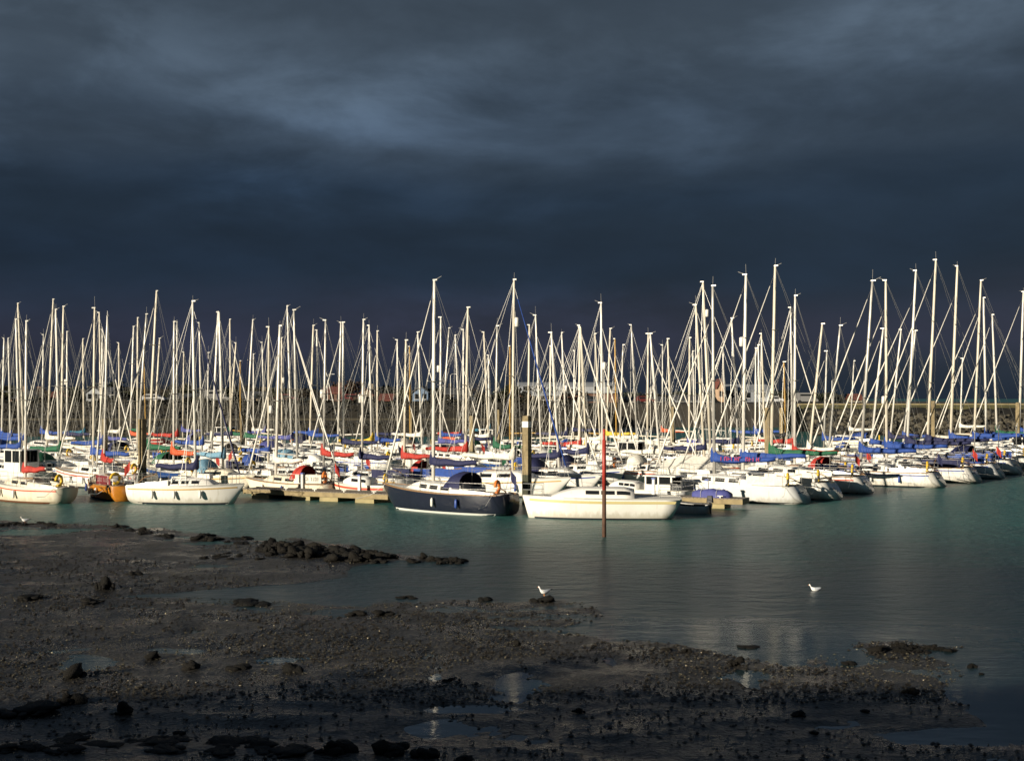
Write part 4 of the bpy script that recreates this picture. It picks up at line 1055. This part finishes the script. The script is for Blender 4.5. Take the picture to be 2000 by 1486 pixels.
def house(label, px0, px1, ye, yr, d, wallm, roofm, depth=8.0, gable=False, chim=0, wins=3, base=4.95, door=True, name='house', cat='house'):
    s = FPX / d; x0, x1 = gx(px0, d), gx(px1, d); ze = H + (HZ - ye) / s; zr = H + (HZ - yr) / s
    root = empty(name, ((x0 + x1) / 2, d, base)); tag(root, label, cat, 'buildings along the far shore')
    w = (x1 - x0) / 2; e = ze - base; t = zr - base; dp = depth
    mb = MB()
    if gable:   # gable end faces the water
        mb.poly([(-w, 0, 0), (w, 0, 0), (w, 0, e), (0, 0, t), (-w, 0, e)]); mb.poly([(w, dp, 0), (-w, dp, 0), (-w, dp, e), (0, dp, t), (w, dp, e)])
        mb.poly([(-w, dp, 0), (-w, 0, 0), (-w, 0, e), (-w, dp, e)]); mb.poly([(w, 0, 0), (w, dp, 0), (w, dp, e), (w, 0, e)])
        rf = MB()
        for sd in (1, -1): rf.quadring([[(sd * (w + .25), -.25, e - .15), (0, -.25, t + .08), (0, dp + .25, t + .08), (sd * (w + .25), dp + .25, e - .15)], [(sd * (w + .25), -.25, e), (0, -.25, t + .25), (0, dp + .25, t + .25), (sd * (w + .25), dp + .25, e)]], True, True, True)
    else:
        mb.poly([(-w, 0, 0), (w, 0, 0), (w, 0, e), (-w, 0, e)]); mb.poly([(w, dp, 0), (-w, dp, 0), (-w, dp, e), (w, dp, e)])
        mb.poly([(-w, dp, 0), (-w, 0, 0), (-w, 0, e), (-w, dp / 2, t), (-w, dp, e)]); mb.poly([(w, 0, 0), (w, dp, 0), (w, dp, e), (w, dp / 2, t), (w, 0, e)])
        rf = MB()
        for y0, y1 in ((-.3, dp / 2), (dp + .3, dp / 2)):
            rf.quadring([[(-w - .25, y0, e - .1), (w + .25, y0, e - .1), (w + .25, y1, t + .05), (-w - .25, y1, t + .05)], [(-w - .25, y0, e + .08), (w + .25, y0, e + .08), (w + .25, y1, t + .23), (-w - .25, y1, t + .23)]], True, True, True)
    mb.build('wall', wallm, root); ro = rf.build('roof', roofm, root)
    for k in range(chim):
        xx = (-w * 0.6 + 1.2 * w * k / max(chim - 1, 1)) if chim > 1 else w * 0.5
        MB().box((xx, dp / 2, t + 0.4), (0.7, 0.6, 1.3)).build('chimney', wallm, ro)
    for k in range(wins):
        xx = -w + (k + 0.5) * 2 * w / wins; ww = min(0.9, w / wins)
        f = MB().box((xx, -0.03, e * 0.6), (ww, 0.1, min(1.2, e * 0.5))).build('window', GLASS, root)
        MB().box((xx, -0.09, e * 0.6 - min(1.2, e * 0.5) / 2 - 0.05), (ww + 0.2, 0.14, 0.08)).build('sill', GEL3, f)
    return root
RENDW = mat('render_white', (0.32, 0.34, 0.37), 0.9, noise=0.12, nscale=0.8); RENDC = mat('render_cream', (0.26, 0.22, 0.16), 0.9, noise=0.2, nscale=0.8)
BRICK = mat('brick_brown', (0.17, 0.09, 0.06), 0.9, noise=0.3, nscale=1.5); SLATE = mat('slate_roof', (0.07, 0.075, 0.085), 0.7, noise=0.3, nscale=1.5)
TILE = mat('red_tile_roof', (0.17, 0.05, 0.035), 0.85, noise=0.35, nscale=1.5); GREYM_ = mat('grey_cladding', (0.26, 0.28, 0.31), 0.7, noise=0.15); BLUEW = mat('blue_cladding', (0.15, 0.22, 0.33), 0.8, noise=0.2)
PEACH = mat('render_peach', (0.52, 0.36, 0.24), 0.9, noise=0.15)
house('pale gabled house on the left far shore', 168, 196, 766, 756, 232, RENDW, SLATE, gable=True, chim=1, wins=2)
house('narrow white building beside the pale gabled house', 203, 216, 768, 758, 228, RENDW, SLATE, wins=1, depth=5)
house('low brown house far left behind the masts', 20, 72, 777, 765, 244, BRICK, SLATE, chim=2, wins=4)
house('low stone terrace left of the pale house', 95, 150, 776, 764, 246, STONE, TILE, chim=2, wins=4)
house('long low grey shed between left trees', 330, 400, 778, 770, 240, STONE, SLATE, wins=4)
house('cream cottage right of the grey shed', 470, 520, 777, 766, 242, RENDC, SLATE, chim=1, wins=3)
house('brown brick house with red tiled roof left of centre', 628, 668, 768, 757, 236, BRICK, TILE, chim=1, wins=3)
house('tall red roofed house beside the brown tree', 700, 728, 772, 760, 240, RENDC, TILE, chim=1, wins=2, gable=True)
house('small blue boathouse under a tiled roof', 740, 765, 782, 771, 226, BLUEW, TILE, wins=2)
house('blue clad building with dark roof near the middle', 806, 836, 766, 755, 238, BLUEW, SLATE, wins=2, gable=True)
house('stone building with slate roof left of the tallest pile', 868, 915, 769, 759, 240, STONE, SLATE, chim=2, wins=3)
house('long white flat roofed clubhouse behind the middle masts', 1012, 1206, 753, 748, 272, RENDW, GREYM_, wins=7, base=6.9, depth=10, name='clubhouse', cat='clubhouse')
MB_ = MB().box((gx(1109, 276), 277, 5.9), (21, 9, 2.1)).build('clubhouse_storey', BRICK); tag(MB_, 'dark ground storey under the white clubhouse', 'building')
house('cream cabin with railed front below the clubhouse', 1040, 1094, 772, 766, 262, RENDC, GREYM_, wins=4, depth=4)
house('pale grey shed right of the middle', 1418, 1505, 763, 752, 285, GREYM_, GREYM_, wins=3, depth=12, name='shed', cat='shed')
house('narrow peach gabled building beside the pale shed', 1402, 1414, 758, 742, 280, PEACH, TILE, gable=True, wins=1, depth=6)
house('small red roofed hut on the breakwater end', 1664, 1684, 780, 771, 262, RENDC, TILE, wins=1, depth=4)
house('low stone store on the quay, dark roof', 1225, 1300, 783, 776, 275, STONE, SLATE, wins=3)
house('low grey store right on the quay', 1320, 1390, 781, 773, 278, GREYM_, SLATE, wins=3)
# parked vehicles on the quay
CARM = {'red': mat('car_red', (0.10, 0.012, 0.012), 0.5), 'white': mat('car_white', (0.2, 0.2, 0.2), 0.5), 'dark': mat('car_dark', (0.03, 0.035, 0.045), 0.3), 'silver': mat('car_silver', (0.45, 0.46, 0.48), 0.3)}
def car(label, px, d, col, base, van=False):
    L = 4.6 if van else 4.1
    root = empty('parked_car' if not van else 'parked_van', (gx(px, d), d, base)); tag(root, label, 'van' if van else 'car', 'vehicles parked along the far quay')
    hgt = 2.1 if van else 1.42
    pr = [(-L/2, .35), (-L/2, .85), (-L/2 + .25, .95), (-L/2 + (.3 if van else .75), hgt), (L/2 - 1.5, hgt), (L/2 - .95, .98), (L/2 - .1, .82), (L/2, .6), (L/2, .35)]
    mb = MB(); mb.quadring([[(x, -.85, z) for x, z in pr], [(x, .85, z) for x, z in pr]][::-1], True, True, True); b = mb.build('body', CARM[col], root)
    MB().box((-.15, -.86, hgt * .82 - .08), (L * .5, .02, .36), 0, 1).build('window', GLASS, b)
    for u in (-L * .31, L * .31):
        for sd in (-.8, .8):
            MB().tube([(u, sd - .1, .32), (u, sd + .1, .32)], .32, 10).build('wheel', BLACK, root)
for px, d, c, b, v, lab in [(560, 222, 'red', 5.08, False, 'red car parked on the left bank'), (690, 224, 'red', 5.08, False, 'red car parked by the brown tree'), (905, 214, 'dark', 5.08, False, 'dark car parked on the bank near the middle'),
        (1155, 258, 'dark', 4.78, False, 'dark car parked below the clubhouse'), (1258, 259, 'red', 4.78, False, 'red car parked on the middle quay'), (1512, 259, 'silver', 4.78, False, 'silver car parked right of the shed'),
        (1574, 258, 'white', 4.78, True, 'pale van parked at the right end of the quay'), (425, 220, 'white', 5.08, True, 'pale van parked on the left bank'), (300, 222, 'silver', 5.08, False, 'silver car parked left of the shed')]:
    car(lab, px, d, c, b, v)

# trees: trunk with limbs, crown of many small leaf faces
BARK = mat('bark', (0.07, 0.055, 0.04), 0.9, noise=0.4)
LEAFS = {'olive': mat('leaf_olive', (0.055, 0.06, 0.022), 0.8, noise=0.6, nscale=1.5), 'brown': mat('leaf_brown', (0.10, 0.055, 0.028), 0.8, noise=0.6, nscale=1.5), 'dark': mat('leaf_dark', (0.035, 0.045, 0.022), 0.8, noise=0.6, nscale=1.5), 'bare': mat('twigs', (0.10, 0.08, 0.055), 0.9, noise=0.4)}
def tree(label, px, ytop, d, wpx, leaf, seed, base=5.0, n=900):
    s = FPX / d; hgt = H + (HZ - ytop) / s - base; w = wpx / s / 2; r = random.Random(seed)
    root = empty('tree', (gx(px, d), d, base)); tag(root, label, 'tree', 'trees along the far shore')
    tr = MB(); tr.tube([(0, 0, -.2), (0.05, 0, hgt * .35), (0, .05, hgt * .75)], [hgt * .045, hgt * .03, .03], 7)
    for k in range(9):
        a = r.random() * 6.28; z = hgt * r.uniform(.25, .6); q = Vector((math.cos(a) * w * .75, math.sin(a) * w * .75, hgt * r.uniform(.6, .92)))
        tr.tube([(0, 0, z), q * .5 + Vector((0, 0, z * .5)), q], [.07, .045, .015], 5)
    tr.build('trunk', BARK, root)
    mb = MB(); cl = [(Vector((r.gauss(0, .42) * w, r.gauss(0, .42) * w, hgt * r.uniform(.35, .88))), r.uniform(.18, .42) * w) for _ in range(16)]
    for k in range(n):
        c, rr_ = r.choice(cl); p = c + Vector((r.gauss(0, 1), r.gauss(0, 1), r.gauss(0, .8))) * rr_ * .6
        if p.z > hgt or p.z < .2: continue
        if leaf == 'bare':
            dv = Vector((r.gauss(0, 1), r.gauss(0, 1), r.gauss(.8, 1))).normalized() * r.uniform(.25, .6); sd = dv.orthogonal().normalized() * .02
            mb.poly([p - sd, p + sd, p + dv])
        else:
            a = Vector((r.gauss(0, 1), r.gauss(0, 1), r.gauss(0, 1))).normalized() * r.uniform(.12, .26); b = a.orthogonal().normalized() * r.uniform(.1, .2)
            mb.poly([p - a, p + b, p + a, p - b])
    mb.build('crown', LEAFS[leaf], root)
for k, (px, yt, d, w, lf, lab) in enumerate([
    (222, 744, 242, 52, 'dark', 'dark rounded tree behind the pale gabled house'), (262, 757, 238, 46, 'olive', 'olive tree right of the pale gabled house'), (10, 752, 240, 52, 'olive', 'olive tree at the far left edge'),
    (80, 757, 236, 50, 'bare', 'bare tree between the two left houses'), (140, 755, 238, 56, 'dark', 'dark tree left of the pale gabled house'), (315, 750, 236, 60, 'bare', 'bare twiggy tree left of the shed'), (355, 748, 246, 60, 'olive', 'olive tree behind the grey shed'),
    (410, 757, 238, 50, 'bare', 'bare tree right of the grey shed'), (445, 760, 236, 44, 'dark', 'dark bush like tree left of the cream cottage'), (535, 758, 240, 56, 'olive', 'olive tree right of the cream cottage'), (585, 760, 238, 56, 'bare', 'bare tree left of the brick house'),
    (688, 741, 246, 42, 'brown', 'russet brown tree between two red roofs'), (785, 762, 240, 42, 'olive', 'small olive tree left of the blue building'), (852, 757, 244, 44, 'dark', 'dark tree right of the blue building'), (940, 746, 240, 56, 'bare', 'bare tree left of the clubhouse'), (985, 752, 246, 52, 'olive', 'olive tree just left of the clubhouse'),
    (1340, 764, 296, 52, 'dark', 'low dark tree right of the clubhouse'), (1535, 762, 270, 46, 'dark', 'dark tree right of the pale shed'), (1600, 769, 272, 40, 'dark', 'low dark tree by the white van'), (1240, 766, 296, 46, 'dark', 'low dark tree next to the clubhouse')]):
    tree(lab, px, yt, d, w, lf, 300 + k, base=5.0 if px < 1000 else 4.8)
# continuous scrub on the left bank
r = random.Random(77); mb = MB()
for k in range(9000):
    x = r.uniform(-110, 12); y = r.uniform(201, 214); hz = 4.3 + 1.2 * r.random() * (0.5 + 0.5 * math.sin(x * .7) * math.sin(x * .23 + 1)) + (0.6 if y > 206 else 0)
    if y < 204: hz = 3.2 + (y - 201) * .55 + r.uniform(-.2, .5)
    p = Vector((x, y, hz)); a = Vector((r.gauss(0, 1), r.gauss(0, 1), r.gauss(0, 1))).normalized() * r.uniform(.15, .38); b = a.orthogonal().normalized() * r.uniform(.1, .25)
    mb.poly([p - a, p + b, p + a, p - b])
tag(mb.build('scrub', mat('scrub_leaf', (0.032, 0.028, 0.014), 0.9, noise=0.6, nscale=0.8)), 'dry scrub covering the left bank', kind='stuff')
# darker wooded ground further back
r = random.Random(78); mb = MB()
for k in range(16000):
    if r.random() < .7: x = r.uniform(-125, 16); y = r.uniform(262, 282); b0 = 5.0
    else: x = r.uniform(14, 82); y = r.uniform(300, 320); b0 = 4.8
    top = 1.4 + 1.0 * math.sin(x * .31) * math.sin(x * .11 + 2) + .6 * math.sin(x * 1.3 + y) + (.5 if x < 14 else -.5)
    p = Vector((x, y, b0 + max(top, .5) * (1 - r.random() ** 2.2) + r.gauss(0, .12))); a = Vector((r.gauss(0, 1), r.gauss(0, 1), r.gauss(0, 1))).normalized() * r.uniform(.2, .5); b = a.orthogonal().normalized() * r.uniform(.15, .32)
    mb.poly([p - a, p + b, p + a, p - b])
tag(mb.build('far_woodland', mat('far_wood_leaf', (0.030, 0.029, 0.018), 0.9, noise=0.6, nscale=0.5)), 'dark woodland and gardens behind the far houses', kind='stuff')
# lamp posts on the quay
for k, px in enumerate((640, 880, 1180, 1345, 1625)):
    d = 215 if px < 1000 else 258; b = 5.05 if px < 1000 else 4.75
    root = empty('lamp_post', (gx(px, d), d, b)); tag(root, ('grey lamp post on the left bank near the brick house', 'grey lamp post on the bank near the slate roof', 'grey lamp post in front of the clubhouse', 'grey lamp post right of the clubhouse', 'grey lamp post at the quay end')[k], 'lamp post', 'lamp posts on the far shore')
    MB().tube([(0, 0, 0), (0, 0, 4.6)], [.08, .05], 6).build('pole', ALUD, root); MB().tube([(0, 0, 4.6), (.3, 0, 4.8), (.8, 0, 4.8)], .04, 5).build('arm', ALUD, root); MB().box((.9, 0, 4.78), (.5, .2, .1)).build('lamp_head', GEL3, root)

# ------------------------------------------------------------------ rocks, weed, stones and birds on the mud
WEED = mat('weedy_rock', (0.011, 0.009, 0.006), 0.75, spec=0.25, noise=0.6, nscale=5, bump=1.0, bscale=11)
WEED2 = mat('bladder_wrack', (0.008, 0.007, 0.005), 0.7, spec=0.25, noise=0.6, nscale=7, bump=1.0, bscale=14)
def clump_mesh(name, seed):
    """a ragged weed-hung rock: several rough lumps grown into one another"""
    import bmesh
    r = random.Random(seed); V = []; F = []
    for k in range(15):
        m0 = lump_mesh('tmp', seed * 31 + k, 2, (1, 0.9, 0.8), 0.95); q = r.uniform(0.14, 0.36) if k else 0.5
        a = r.random() * 6.28; rad = 0 if k == 0 else r.uniform(0.2, 0.85); ox, oy = math.cos(a) * rad, math.sin(a) * rad; oz = r.uniform(-0.05, 0.45) * (1 - rad)
        o = len(V)
        for v in m0.vertices: V.append((ox + v.co.x * q * r.uniform(.95, 1.05), oy + v.co.y * q, oz + v.co.z * q * r.uniform(.85, 1.1)))
        F += [tuple(i + o for i in p.vertices) for p in m0.polygons]; bpy.data.meshes.remove(m0)
    me = bpy.data.meshes.new(name); me.from_pydata(V, [], F); me.update(); return me
ROCKS = [clump_mesh('weedy_rock', 400 + k) for k in range(8)]
for k, me_ in enumerate(ROCKS):
    me_.materials.append(WEED if k % 2 else WEED2); me_.polygons.foreach_set('use_smooth', [True] * len(me_.polygons))
rk = random.Random(21)
def rock(px, py, wpx, hpx, label, group=None, flat=1.0):
    x, y = ground(px, py, 0.05); s = FPX / y; w = wpx / s / 2; hh = hpx / s * 0.75
    o = link('weedy_rock', ROCKS[rk.randrange(8)]); o.location = (x, y, max(zmud(x, y), 0.0) + hh * 0.12); o.scale = (w, w * rk.uniform(.8, 1.2), hh * 1.25 * flat); o.rotation_euler = (0, 0, rk.random() * 6.28)
    tag(o, label, 'rock', group); return o
for a in [(205,1150,40,30,'single pointed dark rock standing on the left mud'),(60,1168,58,14,'flat dark weed hump near the left edge'),(185,1176,50,10,'low weed patch right of the left weed hump'),(265,1122,34,10,'small dark rock above the pointed rock'),
          (485,1176,92,12,'long low weed bank at the channel edge'),(375,1306,46,18,'round dark rock on the lower mud, left of centre'),(568,1308,40,20,'dark boulder beside a small pool'),(470,1306,52,12,'low weedy stone left of the boulder by the pool'),
          (300,1284,36,12,'low stone near the left pool'),(148,1322,64,22,'broad dark rock below the left pool'),(700,1196,58,12,'weed heap at the channel mouth, left half'),(752,1197,54,12,'weed heap at the channel mouth, right half'),
          (950,1168,38,10,'small dark rock left of the gull rock'),(1062,1172,44,14,'low dark rock that a gull stands on'),(790,1164,44,6,'thin dark weed strip in the shallow channel'),(1010,1262,20,18,'small upright stone on the middle mud'),
          (1462,1260,46,7,'flat weed raft in shallow water'),(1660,1293,32,12,'dark stone on the right hand spit'),(1897,1298,22,11,'dark stone in water right of the spit'),(1917,1312,14,7,'smallest stone in water right of the spit'),
          (1430,1296,40,18,'dark stone at the middle water edge'),(1300,1270,26,11,'left of two stones at the water edge'),(1340,1271,30,10,'right of two stones at the water edge'),(240,1396,36,22,'black rock in the shaded mud at left'),
          (350,1434,30,14,'black rock in the shaded pool at left'),(1130,1388,26,11,'dark stone at the shadow line'),(60,1392,110,20,'broad black weed mound at left in shade'),(145,1372,60,26,'black hump in shade under the left pool'),
          (760,1478,74,34,'large black boulder at the bottom, left of centre'),(828,1484,56,24,'black boulder right of the large bottom boulder'),(660,1484,90,36,'broad black boulder at the bottom edge'),(905,1484,40,12,'low black stone at the bottom, centre'),
          (1590,1432,26,9,'small stone on the shaded right mud'),(1690,1388,26,9,'small dark stone on the right mud'),(1780,1350,36,16,'weedy rock on the right mud spit'),(1560,1395,30,12,'dark stone near the right shadow line'),(870,1330,30,8,'low stone in the middle of the mud')]:
    rock(*a)
def heap(n, fn, label, group):
    items = sorted(fn() for _ in range(n))
    for k, (px, py, w, hh) in enumerate(items): rock(px, py, w, hh, f'{label}, {ORD[k]} from the left', group)
heap(44, lambda: (lambda u: (505 + 285 * u, 1066 + 22 * u + rk.uniform(-6, 16), rk.uniform(22, 52), rk.uniform(10, 24) * (1 - .35 * u)))(rk.random()), 'dark weed covered rock in the big heap at the water edge', 'rock heap at the water edge')
heap(15, lambda: (lambda u: (810 + 100 * u, 1090 + 6 * u + rk.uniform(-3, 6), rk.uniform(16, 34), rk.uniform(6, 12)))(rk.random()), 'weedy rock of the small heap right of the big heap', 'small rock heap')
heap(26, lambda: (lambda u: (225 + 275 * u, 1026 + 28 * u + rk.uniform(-3, 12), rk.uniform(14, 36), rk.uniform(5, 11)))(rk.random()), 'low weedy rock along the upper shore line', 'rocks along the upper shore')
heap(12, lambda: (rk.uniform(-5, 105), 1022 + rk.uniform(-2, 3), rk.uniform(14, 30), rk.uniform(4, 7)), 'low weedy rock on the thin spit at far left', 'rocks on the left spit')
heap(20, lambda: (lambda u: (1700 + 160 * u, 1264 + rk.uniform(-7, 6), rk.uniform(18, 42), rk.uniform(8, 17) * (1 - .4 * u)))(rk.random()), 'weedy rock of the heap on the right spit', 'rock heap on the right spit')
heap(16, lambda: (rk.uniform(-20, 560), 1468 + rk.uniform(-18, 26), rk.uniform(40, 130), rk.uniform(6, 13)), 'black weedy rock in the shaded strip at the bottom left', 'shaded rocks at the bottom left')
heap(18, lambda: (rk.uniform(380, 640), 1082 + rk.uniform(-12, 10), rk.uniform(14, 30), rk.uniform(3, 8)), 'small low weedy rock on the mud below the big heap', 'stones below the big heap')
# loose stones and shells, too many and too small to tell apart
def pebbles(name, n, m, s0, s1, seed, label, lift=0.3, ymax=62):
    rs = np.random.RandomState(seed); V = []; F = []; k = 0
    b = np.array([(1, 0, 0), (-1, 0, 0), (0, 1, 0), (0, -1, 0), (0, 0, .8), (0, 0, -.8)]); f = [(0, 2, 4), (2, 1, 4), (1, 3, 4), (3, 0, 4), (2, 0, 5), (1, 2, 5), (3, 1, 5), (0, 3, 5)]
    while k < n:
        m_ = 4 * n; Yc = 18 + (ymax - 18) * rs.rand(m_) ** 1.6; Xc = (rs.rand(m_) - .5) * .9 * Yc; dn = fbm(Xc, Yc, .45, 3, seed) + rs.rand(m_) * .5
        for x, y, q in zip(Xc, Yc, dn):
            if q < .28 or x < -45 or (y < 24.0 and rs.rand() < .8): continue
            z = zmud(x, y)
            if z < -0.012: continue
            s = s0 + (s1 - s0) * rs.rand() ** 3; a = rs.rand() * 6.28; ca, sa = math.cos(a), math.sin(a); o = len(V)
            sx, sy, sz = s * (1 + .5 * rs.rand()), s, s * (.5 + .4 * rs.rand())
            for p in b: V.append((x + p[0] * sx * ca - p[1] * sy * sa, y + p[0] * sx * sa + p[1] * sy * ca, z + p[2] * sz + s * lift))
            F += [(i + o, j + o, l + o) for i, j, l in f]; k += 1
            if k >= n: break
    me = bpy.data.meshes.new(name); me.from_pydata(V, [], F); me.update(); me.materials.append(m); tag(link(name, me), label, kind='stuff')
pebbles('dark_stones', 17000, mat('dark_pebble', (0.032, 0.027, 0.020), 0.45, noise=0.6, nscale=3), 0.010, 0.05, 5, 'dark stones and weed scattered over the mud')
pebbles('mussel_shells', 11000, mat('olive_pebble', (0.13, 0.115, 0.075), 0.35, noise=0.6, nscale=3), 0.008, 0.032, 6, 'olive stones and shells scattered over the mud', 0.5)
pebbles('pale_shells', 380, mat('pale_shell', (0.55, 0.48, 0.34), 0.4), 0.008, 0.026, 8, 'few pale shells scattered over the mud', 0.6, 45)

# gulls
GW = mat('gull_white', (0.82, 0.82, 0.80), 0.7); GG = mat('gull_grey_wing', (0.36, 0.39, 0.43), 0.7); GB = mat('gull_black_tip', (0.02, 0.02, 0.02), 0.7); GY_ = mat('gull_bill', (0.6, 0.22, 0.04), 0.5)
def gull(label, x, y, z, ang, swim=False, sc=1.0):
    root = empty('gull', (x, y, z), ang); tag(root, label, 'gull', 'gulls on the shore'); root.scale = (sc,) * 3
    bz = 0.02 if swim else 0.09
    secs = [(-.24, .015, .02, .04), (-.17, .05, .045, .025), (-.08, .08, .075, .0), (.04, .088, .088, .0), (.12, .07, .08, .025), (.165, .045, .055, .075), (.185, .035, .042, .12), (.20, .04, .044, .165), (.225, .036, .038, .185), (.25, .016, .018, .185)]
    rings = [[(u, w * math.cos(2 * math.pi * j / 10), bz + .07 + dz + hh * math.sin(2 * math.pi * j / 10)) for j in range(10)] for u, w, hh, dz in secs]
    MB().quadring(rings, True, True, True).build('body', GW, root, True)
    for sd in (1, -1):
        wr = [[(u, sd * (w + .006), bz + .07 + zo - hh), (u, sd * (w + .014), bz + .07 + zo), (u, sd * (w * .45), bz + .07 + zo + hh)] for u, w, hh, zo in ((.10, .06, .03, .04), (.0, .085, .05, .03), (-.12, .07, .045, .04), (-.22, .035, .025, .06), (-.27, .01, .01, .07))]
        wg = MB().quadring(wr, False).build('wing', GG, root, True)
        MB().tube([(-.22, sd * .04, bz + .135), (-.33, sd * .008, bz + .15)], [.018, .004], 5).build('wing_tip', GB, wg)
        MB().tube([(.225, sd * .033, bz + .27), (.225, sd * .041, bz + .27)], .008, 6).build('eye', GB, root)
    MB().tube([(.245, 0, bz + .25), (.275, 0, bz + .247), (.295, 0, bz + .235)], [.013, .011, .003], 6).build('bill', GY_, root)
    if not swim:
        for sd in (1, -1): MB().tube([(.01, sd * .03, bz + .01), (.015, sd * .03, .0)], .008, 5).build('leg', GY_, root)
gx_, gy_ = ground(1062, 1166, 0.1)
x_, y_ = ground(1062, 1172, 0.05)
gull('white gull standing on the low dark rock in the middle', x_ + 0.02, y_, 0.17, math.radians(205), False, 0.78)
x_, y_ = ground(1592, 1153, 0); gull('white gull swimming on the right hand water', x_, y_, -0.025, math.radians(178), True, 0.72)
x_, y_ = ground(49, 1022, 0.05); gull('white gull standing on the thin left spit', x_, y_, max(zmud(x_, y_), 0) + .06, math.radians(200), False, 0.8)

# ------------------------------------------------------------------ sea wall and houses behind the viewer, whose shadow falls on the near mud
sw = MB().box((0, -1.0, 1.5), (300, 8.0, 5.2)); o = sw.build('sea_wall', STONE); tag(o, 'stone sea wall that the viewer stands on', 'sea wall')
TERR = [(-86, -70, 11.6), (-70, -55, 12.4), (-55, -42, 11.9), (-42, -27, 12.6), (-27, -14, 12.0)]
for k, (x0, x1, zt) in enumerate(TERR):
    root = empty('terrace_house', ((x0 + x1) / 2, -3.5, 4.1)); tag(root, ('end', 'second', 'middle', 'fourth', 'nearest')[k] + ' seafront terrace house behind the viewer', 'house', 'terrace houses behind the viewer')
    w = (x1 - x0) / 2; e = zt - 4.1 - 2.2; t = zt - 4.1
    mb = MB().box((0, -4, e / 2), (2 * w, 8, e)); mb.build('wall', RENDC, root)
    rf = MB()
    for y0 in (0.3, -8.3): rf.quadring([[(-w, y0, e - .05), (w, y0, e - .05), (w, -4, t), (-w, -4, t)], [(-w, y0, e + .15), (w, y0, e + .15), (w, -4, t + .2), (-w, -4, t + .2)]], True, True, True)
    ro = rf.build('roof', SLATE, root)
    for cx in (-w * .8, w * .8): MB().box((cx, -4, t + .5), (1.0, .8, 1.5)).build('chimney', BRICK, ro)
    for q in range(4):
        f = MB().box((-w + (q + .5) * w / 2, 0.02, e * .62), (1.1, .1, 1.6)).build('window', GLASS, root)
